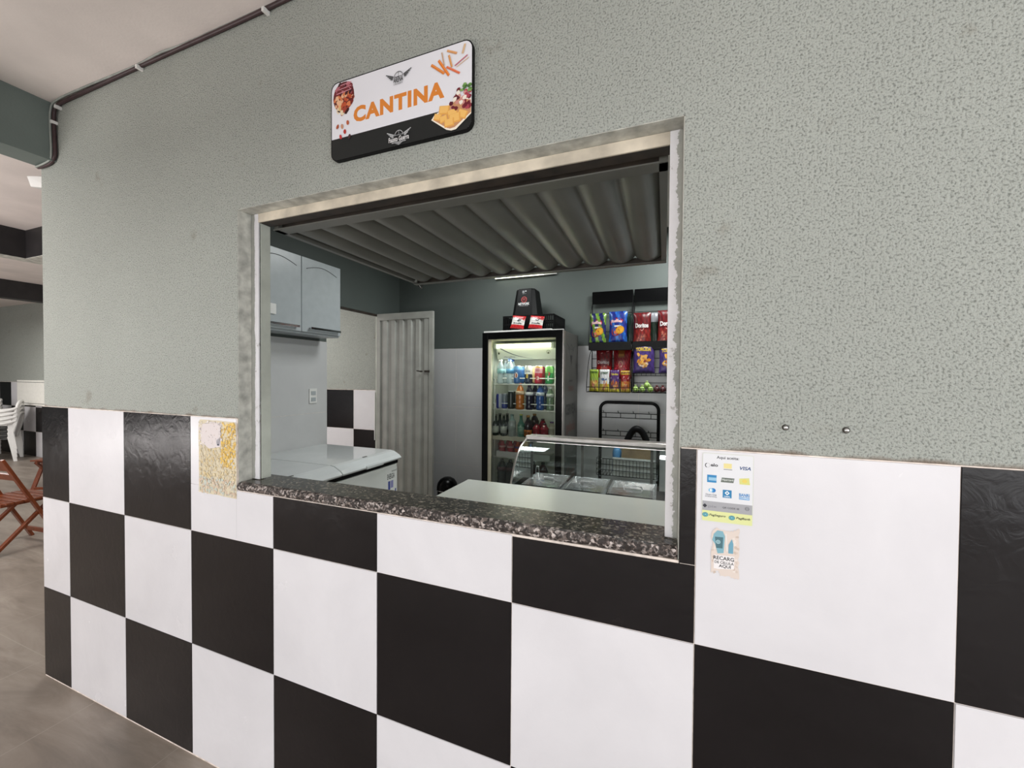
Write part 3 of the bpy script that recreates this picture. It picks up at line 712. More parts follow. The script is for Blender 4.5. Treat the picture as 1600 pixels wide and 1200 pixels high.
st.rect(u0, u1, .56, .815, (226, 228, 226)); st.text('consul', u0+.07, u1-.006, .785, .80, (70, 72, 76), .01); st.text('ENERGIA', u0+.02, u1-.03, .735, .775, (40, 42, 46), .02)
st.rect(u0+.03, u0+.055, .655, .72, (66, 78, 150)); st.rect(u0+.06, u0+.09, .665, .72, (140, 140, 190))
for k, (c, l) in enumerate((((60, 120, 70), .03), ((150, 160, 60), .038), ((226, 160, 60), .05), ((220, 130, 60), .06), ((206, 90, 50), .065))): st.rect(u0+.03, u0+.03+l, .635-.013*k, .645-.013*k, c)
st.rect(u0+.11, u0+.125, .63, .65, (70, 76, 150)); st.text('A', u0+.105, u0+.125, .58, .60, (60, 60, 60), .01)
st.build('energy_label', lambda u, v, L: (w-.0292+.00002*L, u, v), fz)
# --- bin
tb = thing('trash_bin', 'small black bin with a shiny domed lid beside the fridge', 'bin', (.665, 2.37, 0))
b = MB(); b.lathe([(.085, 0), (.092, .02), (.095, .40), (.097, .41)], seg=24); b.build('bin_body', 'black_plastic', tb)
b = MB(); b.lathe([(.100, .41), (.101, .435), (.099, .45), (.092, .478), (.07, .51), (.035, .53), (.005, .533)], seg=24); b.build('bin_lid', 'black_gloss', tb)
b = MB(); b.tube([(.101*math.cos(2*PI*k/24), .101*math.sin(2*PI*k/24), .412) for k in range(24)], .004, 6, closed=True); b.build('rim', 'chrome', tb)
# --- white counter
ct_ = thing('service_counter', 'white laminate counter just inside the granite sill', 'counter', (1.872, .140, 0))
b = MB(); b.box(0, 1.5, .0, .33, 1.060, 1.085, 0); b.box(0, 1.5, -.002, 0, 1.060, 1.0845, 1); b.build('counter_top', ['counter', 'counter_edge'], ct_, .002)
for x in (.03, 1.45):
    b = MB(); b.box(x, x+.03, .02, .31, 0, 1.06); b.build('side_panel', 'counter', ct_)
b = MB(); b.box(.06, 1.45, .02, .035, .3, 1.06); b.build('back_panel', 'counter', ct_)
# --- case table + display case
dt = thing('case_table', 'low table under the glass display case behind the counter', 'table', (1.88, .80, 0))
b = MB(); b.box(0, 1.25, 0, .52, .80, .83); b.build('table_top', 'counter', dt, .002)
for x in (.03, 1.18):
    for y in (.03, .45):
        b = MB(); b.box(x, x+.04, y, y+.04, 0, .80); b.build('leg', 'aluminium', dt)
dc = thing('display_case', 'curved glass countertop display case with steel trays behind the white counter', 'display case', (1.90, .86, .83))
CL, CD = 1.12, .37
prof = []
for y, z in ((.0, .075), (.012, .11), (.032, .15), (.065, .205), (.11, .255), (.17, .292), (.25, .315), (.285, .322)): prof.append((y+.012, z+.012))
b = MB(); b.box(0, CL, 0, CD, .0, .084); b.build('case_base', 'black_plastic', dc, .003)
b = MB()
vs = []
for y, z in prof: vs += [(.006, y, z), (CL-.006, y, z)]
b.add(vs, [(2*i, 2*i+1, 2*i+3, 2*i+2) for i in range(len(prof)-1)], 0, True); b.build('curved_glass', 'case_glass', dc)
for x in (.004, CL-.004):
    b = MB(); pp = [(x, y, z) for y, z in prof]+[(x, CD-.01, .334), (x, CD-.01, .075)]
    b.add(pp, [tuple(range(len(pp)))]); b.build('side_glass', 'case_glass', dc)
for x in (0, CL):
    b = MB(); b.tube([(x, y, z) for y, z in [(.008, .06)]+prof], .0055, 8); b.build('edge_trim', 'aluminium', dc)
b = MB(); b.box(-.002, CL+.002, .285, CD+.0, .326, .346); b.bar((-.006, .290, .331), (CL+.006, .290, .331), .030, .036); b.build('top_rail', 'aluminium', dc, .003)
b = MB(); b.add([(.01, CD-.008, .075), (CL-.01, CD-.008, .075), (CL-.01, CD-.008, .322), (.01, CD-.008, .322)], [(0, 1, 2, 3)]); b.build('back_glass', 'case_glass', dc)
for x in (CL*.27, .004, CL*.6): b = MB(); b.bar((x, CD-.006, .075), (x, CD-.006, .322), .014, .006, (0, 1, 0)); b.build('back_post', 'side_grey', dc)
tx = [(.045, .245), (.262, .462), (.478, .70), (.755, .98)]
labs = ['steel food tray farthest left in the display case', 'second steel food tray from the left in the display case', 'third steel food tray from the left in the display case', 'rightmost steel food tray in the display case']
for k, (a, c) in enumerate(tx):
    tr = thing('food_tray', labs[k], 'tray', (1.90+a, .86+.060, .915), group='steel trays in the display case')
    w_, d_ = c-a, .27
    b = MB(); z = .045; e = .012
    b.add([(0, 0, z), (w_, 0, z), (w_, d_, z), (0, d_, z), (e, e, z), (w_-e, e, z), (w_-e, d_-e, z), (e, d_-e, z), (e*2, e*2, .012), (w_-2*e, 2*e, .012), (w_-2*e, d_-2*e, .012), (2*e, d_-2*e, .012)],
          [(0, 1, 5, 4), (1, 2, 6, 5), (2, 3, 7, 6), (3, 0, 4, 7), (4, 5, 9, 8), (5, 6, 10, 9), (6, 7, 11, 10), (7, 4, 8, 11), (8, 9, 10, 11)])
    b.box(.002, w_-.002, .002, d_-.002, 0, .010)
    b.build('tray_pan', 'steel', tr, .002)
    b = MB(); b.tube(smooth([(w_*.3, d_*.52, z-.004), (w_*.35, d_*.5, z+.012), (w_*.65, d_*.5, z+.012), (w_*.7, d_*.52, z-.004)], 4), .003, 6)
    b.add([(e, e, z-.004), (w_-e, e, z-.004), (w_-e, d_*.5, z-.002), (e, d_*.5, z-.002)], [(0, 1, 2, 3)]); b.build('tray_cover', 'steel', tr)
tg = MB(); tg.tube(smooth([(1.955, 1.14, .945), (1.957, 1.14, 1.0), (1.965, 1.14, 1.008), (1.972, 1.14, 1.0), (1.975, 1.14, .945)], 4), .0022, 6)
tag(tg.build('serving_tongs', 'chrome'), 'thin metal serving tongs standing in the leftmost steel tray', 'tongs')

# ------------------------------------------------------------------ fridge
FR = Vector((1.871, 2.10, 0)); FA = -.052
fr = thing('drinks_fridge', 'tall black framed drinks fridge with glass door against the back wall', 'fridge', tuple(FR), FA)
FWD, FD, FH = .728, .46, 1.893
def fw(x, y, z=0):   # local (x measured leftwards negative) -> world
    c, s_ = math.cos(FA), math.sin(FA); return Vector((FR.x+x*c-y*s_, FR.y+x*s_+y*c, z))
b = MB()
b.box(-FWD, -FWD+.03, .045, FD, .05, FH-.004, 0); b.box(-.03, 0, .045, FD, .05, FH-.004, 0); b.box(-FWD+.03, -.03, .045, FD, FH-.04, FH-.004, 0)
b.box(-FWD+.03, -.03, .045, FD, .05, .30, 0); b.box(-FWD+.03, -.03, FD-.02, FD, .3, FH-.04, 0)
b.build('fridge_body', 'side_grey', fr, .002)
b = MB(); y0 = .046
b.box(-FWD+.031, -FWD+.06, y0, FD-.021, .3, FH-.041); b.box(-.06, -.031, y0, FD-.021, .3, FH-.041); b.box(-FWD+.06, -.06, FD-.04, FD-.021, .3, FH-.041)
b.box(-FWD+.06, -.06, y0, FD-.04, .3, .33); b.box(-FWD+.06, -.06, y0, FD-.04, FH-.06, FH-.041)
b.build('inner_liner', 'liner', fr)
b = MB(); dw = .052
b.box(-FWD-.002, -FWD+dw, 0, .04, .08, FH); b.box(-dw-.010, .002, 0, .04, .08, FH); b.box(-FWD+dw, -dw-.01, 0, .04, FH-.058, FH); b.box(-FWD+dw, -dw-.01, 0, .04, .08, .34)
door = b.build('door_frame', 'black_gloss', fr, .003)
b = MB(); b.box(-FWD+dw, -FWD+dw+.028, .012, .04, .34, FH-.058); b.box(-FWD+dw+.028, -dw-.01, .03, .04, FH-.07, FH-.058); b.build('door_gasket', 'cream', door)
b = MB(); b.add([(-FWD+dw, .02, .34), (-dw-.01, .02, .34), (-dw-.01, .02, FH-.058), (-FWD+dw, .02, FH-.058)], [(0, 1, 2, 3)]); b.build('door_glass', 'glass', door)
b = MB(); b.box(-.004, .004, -.001, .046, .08, FH-.004); b.build('side_trim', 'aluminium', fr)
b = MB(); b.box(-FWD+.014, -.10, -.002, .03, FH, FH+.013); b.box(-.10, 0, .002, .03, FH, FH+.006); b.build('top_strip', 'white_plastic', fr, .001)
st = Print(); st.text('metalfrio', -FWD+.02, -FWD+.09, FH+.003, FH+.010, (130, 130, 130), .0)
st.build('top_lettering', lambda u, v, L: (u, -.0022, v), fr)
# evaporator cover with lamp
b = MB(); zt, zb = FH-.062, FH-.225
b.add([(-FWD+.10, .10, zb), (-.06, .10, zb), (-.06, .085, zt-.03), (-FWD+.085, .085, zt-.03), (-FWD+.10, .30, zb+.0), (-.06, .30, zb), (-.06, .30, zt), (-FWD+.085, .30, zt)],
      [(0, 1, 2, 3), (3, 2, 6, 7), (0, 4, 5, 1), (0, 3, 7, 4), (1, 5, 6, 2)])
ev = b.build('lamp_housing', 'liner', fr)
st = Print(); a0, a1 = -FWD+.125, -.30
for i in range(14):
    t, q = i/14, (i+1)/14; f_ = lambda t: zb+.085*(1-t)**1.9+.006
    st.poly([(a0+(a1-a0)*t, f_(t)), (a0+(a1-a0)*q, f_(q)), (a0+(a1-a0)*q, f_(q)+.010*(1-q)+.001), (a0+(a1-a0)*t, f_(t)+.010*(1-t)+.001)], (96, 104, 110))
st.text('Metalfrio', -FWD+.165, -FWD+.27, zb+.012, zb+.024, (100, 104, 100), .0); st.disc(-FWD+.115, zb+.05, .009, .010, (70, 80, 60)); st.ring(-.155, zb+.055, .016, .004, (150, 156, 120)); st.disc(-.155, zb+.05, .006, .008, (70, 76, 50))
st.build('cover_print', lambda u, v, L: (u, .10-.015*(v-zb)/(zt-.03-zb)-.0015-.00002*L, v), fr)
b = MB(); b.tube([(-FWD+.105, .07, zt-.052), (-.115, .07, zt-.052)], .016, 12); b.build('light_tube', 'tube', fr)
for xa, xb in ((-FWD+.092, -FWD+.108), (-.117, -.095)): b = MB(); b.box(xa, xb, .05, .09, zt-.075, zt-.03); b.build('tube_holder', 'liner', fr)
SHZ = [1.452, 1.232, .994, .812, .56]
for k, z in enumerate(SHZ):
    b = MB(); xa, xb = -FWD+.062, -.062
    for y in (.085, .23, .40): b.tube([(xa, y, z-.004), (xb, y, z-.004)], .0058 if y < .1 else .0035, 6)
    for i in range(17): x = xa+.01+(xb-xa-.02)*i/16; b.tube([(x, .085, z-.001), (x, .40, z-.001)], .0015, 5)
    s_ = b.build('shelf', 'white_wire', fr)
    if k < 2:
        b = MB(); g_ = .048; b.tube(smooth([(xa+.03, .083, z), (xa+.03, .083, z+g_-.01), (xa+.04, .083, z+g_), (xb-.04, .083, z+g_), (xb-.03, .083, z+g_-.01), (xb-.03, .083, z)], 4), .0042, 6); b.build('guard_rail', 'white_wire', s_)
    if k == 2:
        b = MB(); b.box(xa, xb, .070, .082, z-.034, z+.004); b.build('price_rail', 'cream', s_, .001)
b = MB(); xa = -FWD+.075
b.tube([(xa+.01, .075, .34), (xa+.01, .075, 1.62)], .003, 6); b.tube([(-.085, .075, .34), (-.085, .075, 1.62)], .003, 6); b.build('shelf_upright', 'white_wire', fr)
# side print
st = Print(); g1, g2, g3 = (34, 34, 34), (48, 47, 45), (80, 56, 50)
crest(st, .21, 1.72, 2.6, g1, ''); st.poly([(.17, 1.70), (.25, 1.70), (.21, 1.62)], g1)
st.text('desde', .15, .26, 1.475, 1.50, g2, .02); st.text('2005', .12, .30, 1.40, 1.44, g3, .02)
st.text('CERVEJA', .04, .38, 1.17, 1.29, (32, 33, 31), .03); st.text('gelada', .06, .36, 1.03, 1.14, g3, .03)
st.poly([(.0, .60), (.43, .60), (.43, .92), (.21, .86), (.0, .92)], (50, 52, 49)); st.text('Cola', .08, .36, .60+.04, .76, g3, .02)
st.build('side_print', lambda u, v, L: (.0006+.00003*L, .05+u*.92, v), fr)

# ------------------------------------------------------------------ bottles and cans
def can_mesh(h, r, cf, nz=14, seg=28):
    b = MB(); prof = [(r*.72, 0), (r*.8, .004), (r, .014)]
    for i in range(1, nz): prof.append((r, .014+(h-.034)*i/nz))
    prof += [(r, h-.020), (r*.82, h-.006), (r*.82, h-.001), (r*.74, h-.0015), (r*.74, h-.004)]
    def c_(t, z):
        if z > h-.008 or z < .006: return (190, 190, 190)
        return cf(t, z/h)
    b.lathe(prof, seg=seg, colfn=c_); return b
def front(t, half=.75): # angular distance from the side that faces the hatch
    d = (t-(-PI/2)+PI) % (2*PI)-PI; return d/half
def place(name, label, cat, px, py_base, z, depth, mbf, grp, mat='can', rz=0, decal=None, caps=None):
    pos = at(px, py_base, 2.22+depth)
    o = thing(name, label, cat, (pos.x, 2.22+depth, z), rz, grp)
    mbf.build(name.split('_')[-1]+'_body' if name != 'can' else 'can_body', mat, o)
    if decal: decal(o)
    if caps:
        for (r, z0, z1, c, nm) in caps:
            b = MB(); b.lathe([(r, z0), (r, z0+(z1-z0)*.3), (r, z1-.001), (r*.9, z1)], seg=16, colfn=lambda t, z_: c); b.build(nm, 'bottle', o)
    return o
def cyl_print(P_, r, o, name='can_print'):
    P_.build(name, lambda u, v, L: ((r+.0004+.00006*L)*math.sin(u/r), -(r+.0004+.00006*L)*math.cos(u/r), v), o, 'can')
S1, S2, S3, S4 = SHZ[0]+.001, SHZ[1]+.001, SHZ[2]+.001, SHZ[3]+.001
# water bottles (top shelf)
def pet(h, r, neck=.013, waist=True, c=(180, 200, 205), taper=.66):
    b = MB(); prof = [(r*.8, 0), (r, .01)]
    for i in range(1, 9): z = .01+h*taper*i/9; prof.append((r*(.94+.05*math.sin(i*2.4)) if waist else r, z))
    prof += [(r, h*taper+.012), (r*.92, h*(taper+.10)), (r*.6, h*.86), (neck, h*.92), (neck, h*.97)]
    b.lathe(prof, seg=20, colfn=lambda t, z: c); return b
G1 = 'drinks on the top fridge shelf'
def wlabel(r, z0, z1, c, txt=None, tc=(230, 240, 250)):
    def f(o):
        b = MB(); b.lathe([(r+.0008, z0), (r+.0008, z1)], seg=20, colfn=lambda t, z: c); b.build('bottle_label', 'can', o)
        if txt: P_ = Print(); P_.text(txt, -r*.8, r*.8, z0+(z1-z0)*.3, z0+(z1-z0)*.7, tc, .02); cyl_print(P_, r+.0008, o, 'label_print')
    return f
def mkwater(px, dep, capc, lab, lc, h=.205, r=.03):
    c = pet(h, r, c=(196, 214, 218)); place('water_bottle', lab, 'bottle', px, 590, S1, dep, c, G1, 'clearpet', 0, wlabel(r, .09, .13, lc), [(.0155, h*.93, h+.006, capc, 'bottle_cap')])
mkwater(782, 0, (236, 238, 240), 'clear water bottle with a white cap, front left of the top fridge shelf', (150, 196, 200))
mkwater(790, .11, (228, 230, 232), 'clear water bottle with a white cap behind the leftmost one on the top fridge shelf', (150, 190, 196))
mkwater(796.5, 0, (88, 120, 196), 'clear water bottle with a blue cap on the top fridge shelf', (92, 150, 190), .212)
mkwater(801, .12, (84, 114, 190), 'clear water bottle with a blue cap behind the front blue capped one', (92, 150, 190), .214)
H1, R1 = .157, .033
def c_blue(t, z): return (52, 96, 150) if z < .78 else (110, 160, 206)
def c_corona(t, z): return (214, 214, 208) if z > .52 else ((190, 160, 80) if abs(front(t)) < .35 and z > .3 else (34, 44, 66))
def c_red(t, z): return (206, 160, 84) if z > .86 else ((206, 150, 160) if z > .58 else (176, 42, 58))
def c_green(t, z): return (130, 196, 110) if z > .6 else (52, 150, 84)
def d_blue(o):
    P_ = Print(); P_.disc(-.004, .075, .019, .026, (236, 226, 214)); P_.disc(-.004, .072, .014, .02, (196, 96, 60)); P_.rect(-.009, -.004, .055, .088, (240, 226, 200)); P_.rect(.0, .005, .055, .086, (120, 50, 40)); cyl_print(P_, R1, o)
def d_cor(o):
    P_ = Print(); P_.text('Corona', -.024, .024, .100, .122, (60, 70, 96), .02); P_.rect(-.010, .006, .05, .085, (200, 164, 70)); cyl_print(P_, R1, o)
def d_red(o):
    P_ = Print(); P_.rect(-.022, .022, .075, .088, (120, 24, 40)); P_.disc(0, .05, .013, .016, (226, 200, 190)); P_.text('RED', -.018, .018, .108, .124, (150, 50, 70), .02); cyl_print(P_, R1, o)
def d_green(o):
    P_ = Print(); P_.disc(0, .088, .017, .017, (206, 60, 52)); P_.rect(-.004, .004, .03, .07, (236, 240, 236)); cyl_print(P_, R1, o)
for px, cf, dc_, nm, lab in ((808.5, c_blue, d_blue, 'can', 'blue drink can with an orange emblem on the top fridge shelf'), (825.5, c_corona, d_cor, 'can', 'silver and dark blue drink can on the top fridge shelf'),
                             (841.5, c_red, d_red, 'can', 'red and gold drink can on the top fridge shelf'), (858, c_green, d_green, 'can', 'bright green drink can, rightmost on the top fridge shelf')):
    place(nm, lab, 'can', px, 597, S1, 0, can_mesh(H1, R1, cf), G1, decal=dc_)
for px, cf, lab in ((814, c_blue, 'blue drink can behind the front blue one'), (830, lambda t, z: (200, 200, 200) if z > .5 else (30, 40, 60), 'silver topped can behind the silver and dark blue one'), (846, lambda t, z: (120, 40, 50), 'dark red can behind the red and gold one'), (860, lambda t, z: (70, 150, 80), 'green can behind the bright green one'), (837, lambda t, z: (196, 170, 120), 'pale gold can between the silver and red cans')):
    place('can', lab+' on the top fridge shelf', 'can', px, 597, S1, .11, can_mesh(H1, R1, cf), G1)
# second shelf
G2 = 'drinks on the second fridge shelf'
def d_rb(o):
    P_ = Print(); P_.poly([(-.022, .03), (.0, .03), (.022, .09), (.0, .09)], (196, 60, 60)); cyl_print(P_, .027, o)
place('can', 'slim blue and red energy drink can, leftmost on the second fridge shelf', 'can', 780, 636, S2, 0, can_mesh(.135, .027, lambda t, z: (44, 56, 140) if front(t) < .2 else (170, 176, 190)), G2, decal=d_rb)
place('can', 'slim silver and blue can beside the blue and red energy drink can', 'can', 788.5, 636, S2, .02, can_mesh(.135, .027, lambda t, z: (60, 76, 150) if z < .4 else (120, 130, 140)), G2)
place('can', 'tall dark grey can on the second fridge shelf, left of the orange bottle', 'can', 798.5, 636, S2, 0, can_mesh(.157, .031, lambda t, z: (36, 44, 42)), G2)
place('can', 'tall dark green can touching the orange soda bottle on the second fridge shelf', 'can', 806, 636, S2, .06, can_mesh(.157, .031, lambda t, z: (44, 56, 46)), G2)
def soda(px, dep, z, c, lc, capc, lab, grp, h=.215, r=.036, txt=None, base=638):
    b = pet(h, r, .0135, True, c, .6)
    def f(o):
        b2 = MB(); b2.lathe([(r*.97+.0015, h*.58), (r+.0015, h*.64), (r*.95, h*.72)], seg=20, colfn=lambda t, z_: lc); b2.build('bottle_label', 'can', o)
        if txt:
            P_ = Print(); P_.text(txt, -r*.8, r*.8, h*.6, h*.68, (236, 236, 236), .03); cyl_print(P_, r+.002, o, 'label_print')
    return place('soda_bottle', lab, 'bottle', px, base, z, dep, b, grp, 'bottle', 0, f, [(.0155, h*.93, h+.003, capc, 'bottle_cap')])
soda(812.5, 0, S2, (186, 108, 40), (206, 180, 150), (206, 96, 40), 'orange soda bottle on the second fridge shelf', G2, .222, .039)
soda(827, 0, S2, (36, 34, 56), (190, 190, 196), (60, 40, 60), 'dark purple soda bottle in front on the second fridge shelf', G2, .21, .034)
soda(836, .09, S2, (40, 40, 52), (150, 150, 160), (50, 50, 60), 'dark soda bottle standing behind the purple one on the second fridge shelf', G2, .21, .033)
soda(844, 0, S2, (46, 84, 150), (196, 204, 214), (60, 70, 110), 'blue sports drink bottle on the second fridge shelf', G2, .21, .036)
soda(851, .11, S2, (40, 60, 90), (70, 80, 110), (60, 20, 50), 'dark blue bottle standing behind the blue sports drink', G2, .22, .036)
soda(859.5, .0, S2, (116, 140, 112), (190, 196, 190), (236, 236, 236), 'pale green soda bottle with a white cap, rightmost on the second fridge shelf', G2, .195, .034)
# third shelf
G3 = 'bottles on the third fridge shelf'
def beer(px, dep, c, lc, lab, h=.185, r=.029, base=681, capc=(120, 120, 110)):
    b = MB(); b.lathe([(r*.85, 0), (r, .006), (r, h*.28), (r, h*.52), (r*.9, h*.60), (r*.5, h*.70), (r*.42, h*.80), (r*.40, h*.95), (r*.45, h*.96)], seg=20, colfn=lambda t, z: c)
    def f(o):
        if lc:
            b2 = MB(); b2.lathe([(r+.0008, h*.14), (r+.0008, h*.46)], seg=20, colfn=lambda t, z_: lc); b2.build('bottle_label', 'can', o)
    return place('glass_bottle', lab, 'bottle', px, base, S3, dep, b, G3, 'bottle', 0, f, [(.0135, h*.95, h+.002, capc, 'bottle_cap')])
beer(774.5, 0, (30, 44, 34), (170, 176, 160), 'dark green beer bottle with a round pale label, leftmost on the third fridge shelf')
beer(781, .09, (28, 40, 32), None, 'dark green beer bottle in the second row, leftmost, on the third fridge shelf')
beer(787, 0, (30, 42, 34), (196, 200, 190), 'dark green beer bottle with a red and white label on the third fridge shelf')
beer(792.5, .09, (28, 40, 32), None, 'dark green beer bottle in the second row behind the pale glass bottle', .188)
def sq(o): pass
b = MB(); b.lathe([(.030, 0), (.034, .006), (.034, .125), (.028, .14), (.015, .155), (.0145, .185)], seg=20, colfn=lambda t, z: (158, 166, 160) if z < .14 else (150, 176, 170))
place('glass_bottle', 'frosted pale glass bottle between the green bottles on the third fridge shelf', 'bottle', 800, 681, S3, 0, b, G3, 'bottle', 0, None, [(.0155, .18, .192, (120, 150, 140), 'bottle_cap')])
beer(814, 0, (62, 120, 96), (110, 150, 132), 'light green glass bottle on the third fridge shelf', .195, .031, capc=(190, 196, 100))
b = MB(); b.lathe([(.030, 0), (.034, .006), (.034, .06), (.034, .10), (.030, .125), (.018, .148), (.014, .16), (.014, .175)], seg=20, colfn=lambda t, z: (42, 34, 40))
def f_guar(o):
    b2 = MB(); b2.lathe([(.0348, .012), (.0348, .066)], seg=20, colfn=lambda t, z_: (206, 116, 50)); b2.build('bottle_label', 'can', o)
    P_ = Print(); P_.text('SODA', -.024, .024, .03, .055, (70, 34, 24), .03); cyl_print(P_, .0352, o, 'label_print')
place('soda_bottle', 'brown soda bottle with an orange label on the third fridge shelf', 'bottle', 825, 681, S3, 0, b, G3, 'bottle', 0, f_guar, [(.0155, .172, .19, (170, 124, 60), 'bottle_cap')])
soda(835, .13, S3, (44, 38, 44), (60, 44, 40), (150, 116, 60), 'dark bottle with a gold cap behind the orange labelled bottle', G3, .19, .04, base=681)
soda(838.5, 0, S3, (150, 28, 46), (168, 34, 52), (60, 40, 44), 'left bright red soda bottle on the third fridge shelf', G3, .125, .034, base=684)
soda(850.5, 0, S3, (150, 28, 46), (168, 34, 52), (60, 40, 44), 'right bright red soda bottle on the third fridge shelf', G3, .125, .036, base=684)
soda(848, .11, S3, (130, 26, 44), (150, 30, 50), (50, 30, 40), 'red soda bottle in the second row of the third fridge shelf', G3, .15, .034, base=684)
soda(862, .02, S3, (176, 172, 152), (196, 192, 176), (90, 60, 110), 'pale cream bottle with a purple cap, rightmost on the third fridge shelf', G3, .14, .030, base=684)
# fourth shelf in white tray
G4 = 'red and orange bottles on the fourth fridge shelf'
tz = S4
wt = thing('plastic_tray', 'white plastic tray under the red bottles in the fridge', 'tray', tuple(fw(-FWD+.105, .075, tz)), FA)
b = MB(); b.box(0, .235, 0, .008, 0, .048); b.box(0, .235, .24, .248, 0, .048); b.box(0, .008, .008, .24, 0, .048); b.box(.227, .235, .008, .24, 0, .048); b.box(.008, .227, .008, .24, 0, .006); b.build('tray_shell', 'white_plastic', wt, .002)
wt2 = dup(wt, tuple(fw(-FWD+.365, .075, tz)), FA, 'white plastic tray seen through the display case glass in the fridge')
for px, c, lab in ((785, (172, 36, 48), 'red soda bottle, leftmost above the white tray in the fridge'), (797.5, (176, 30, 44), 'red soda bottle, second above the white tray in the fridge'), (809.5, (196, 84, 44), 'orange soda bottle with a blue label above the white tray in the fridge'), (820.5, (170, 44, 50), 'red soda bottle hidden partly by the display case edge')):
    soda(px, .02, tz+.007, c, (70, 60, 130) if px == 809.5 else (206, 150, 150), c, lab, G4, .125, .030, None, 715)
for k in range(4):
    o = soda(783+11*k, .12, tz+.007, (150, 30, 42), (170, 60, 66), (170, 40, 50), ['red soda bottle in the back row of the white tray, leftmost', 'red soda bottle in the back row of the white tray, second', 'red soda bottle in the back row of the white tray, third', 'red soda bottle in the back row of the white tray, rightmost'][k], G4, .125, .028, None, 715)
for k, (px, c) in enumerate(((784, (30, 34, 34)), (797, (26, 28, 30)), (811, (34, 36, 32)), (833, (40, 36, 38)), (848, (70, 30, 36)))):
    soda(px, .03, SHZ[4]+.001, c, (70, 24, 34), (40, 44, 44), ['large dark bottle at the bottom of the fridge, leftmost', 'large dark bottle at the bottom of the fridge, second', 'large dark bottle at the bottom of the fridge, third', 'large dark bottle at the bottom of the fridge seen through the case glass', 'large reddish bottle at the bottom of the fridge seen through the case glass'][k], 'large bottles at the bottom of the fridge', .22, .044, None, 755)

# ------------------------------------------------------------------ on top of the fridge
cr = thing('plastic_crate', 'black ribbed plastic crate on top of the fridge', 'crate', (1.30, 2.235, FH+.001), -.03)
cw, cdp, ch = .46, .34, .150
b = MB()
b.box(0, cw, 0, cdp, 0, .010)
for k in range(27):
    x = cw*k/26; b.box(x-.004, x+.004, -.003, .004, 0, ch); b.box(x-.004, x+.004, cdp-.004, cdp+.003, 0, ch)
for k in range(16):
    y = cdp*k/15; b.box(-.003, .004, y-.004, y+.004, 0, ch); b.box(cw-.004, cw+.003, y-.004, y+.004, 0, ch)
for z in (0, ch*.45, ch-.014): b.box(-.001, cw+.001, -.001, .003, z, z+.014); b.box(-.001, cw+.001, cdp-.003, cdp+.001, z, z+.014); b.box(-.001, .003, 0, cdp, z, z+.014); b.box(cw-.003, cw+.001, 0, cdp, z, z+.014)
b.build('crate_shell', 'black_plastic', cr)
bk = thing('ice_bucket', 'black square tapered ice bucket turned upside down in the crate on the fridge', 'bucket', (1.475, 2.39, FH+.013), -.03)
b = MB(); hb = .385; r0, r1 = .135, .088; v = []
def oct_(r, z, c=.32): return [(r, -r*(1-c), z), (r, r*(1-c), z), (r*(1-c), r, z), (-r*(1-c), r, z), (-r, r*(1-c), z), (-r, -r*(1-c), z), (-r*(1-c), -r, z), (r*(1-c), -r, z)]
ring_ = oct_(r0, 0)+oct_(r0, .02)+oct_(r1, hb-.012)+oct_(r1*.93, hb)
b.add(ring_, [(8*j+i, 8*j+(i+1) % 8, 8*j+8+(i+1) % 8, 8*j+8+i) for j in range(3) for i in range(8)]+[tuple(range(24, 32))]); b.build('bucket_shell', 'black_plastic', bk, .003)
st = Print(); st.ring(0, .285, .026, .005, (168, 44, 40)); st.line((-.014, .292), (.014, .292), .005, (168, 44, 40)); st.line((-.012, .280), (.012, .280), .005, (150, 40, 36)); st.text('NETWORK', -.052, .052, .236, .258, (206, 206, 206), .03); st.text('bebidas', -.04, .04, .226, .234, (130, 130, 130), .01); st.rect(-.02, .0, .345, .365, (110, 110, 112)); st.disc(.012, .360, .006, .006, (170, 170, 172)); st.text('gelo', -.018, .018, .334, .342, (120, 120, 122), .01)
st.build('bucket_print', lambda u, v, L: (u, -(r0+(r1-r0)*(v-.02)/(hb-.032))-.0012-.00003*L, v), bk)
# ---- snack packs
def pack(name, label, x, y, z, w, h, t, bg, art, rz=0, tilt=0, grp=None, roll=0):
    o = thing(name, label, 'snack bag', (x, y, z), rz, grp, rot=(tilt, roll, rz))
    def dep(u, v):
        e = max(0, 1-abs(2*u-1)**2.6)**.6*max(0, 1-abs(2*v-1)**3.2)**.6
        return t/2*e+.0008*math.sin(u*19+v*5)+.0006*math.sin(v*23)
    def wid(v): return 1-.07*math.sin(PI*v)
    def fp(u, v, off=0): return ((u-.5)*w*wid(v), -dep(u, v)-off, v*h)
    b = MB(); b.grid(lambda u, v: fp(u, v), 18, 26, 0, lambda u, v: bg(u, v))
    b.grid(lambda u, v: (fp(1-u, v)[0], dep(1-u, v), v*h), 12, 14, 0, lambda u, v: bg(.5, v))
    b.build('bag', 'foil', o)
    if art:
        P_ = Print(); art(P_)
        P_.build('bag_print', lambda u, v, L: fp(u, v, .0012+.00006*L), o, 'foil')
    return o
def nz(u, v, k=9): return math.sin(u*k*3.1+v*7)*math.sin(v*k*2.3-u*5)
def vary(c, q): return tuple(max(0, min(255, int(x*q))) for x in c)
def w_at(px, py, Y): q = at(px, py, Y); return q
def packpx(name, label, x0, x1, yt, yb, Y, t, bg, art, grp, tilt=0, roll=0, rz=-.0):
    a, c, d_ = at(x0, yb, Y), at(x1, yb, Y), at((x0+x1)/2, yt, Y)
    return pack(name, label, (a.x+c.x)/2, Y, (a.z+c.z)/2, c.x-a.x, d_.z-(a.z+c.z)/2, t, bg, art, rz, tilt, grp, roll)
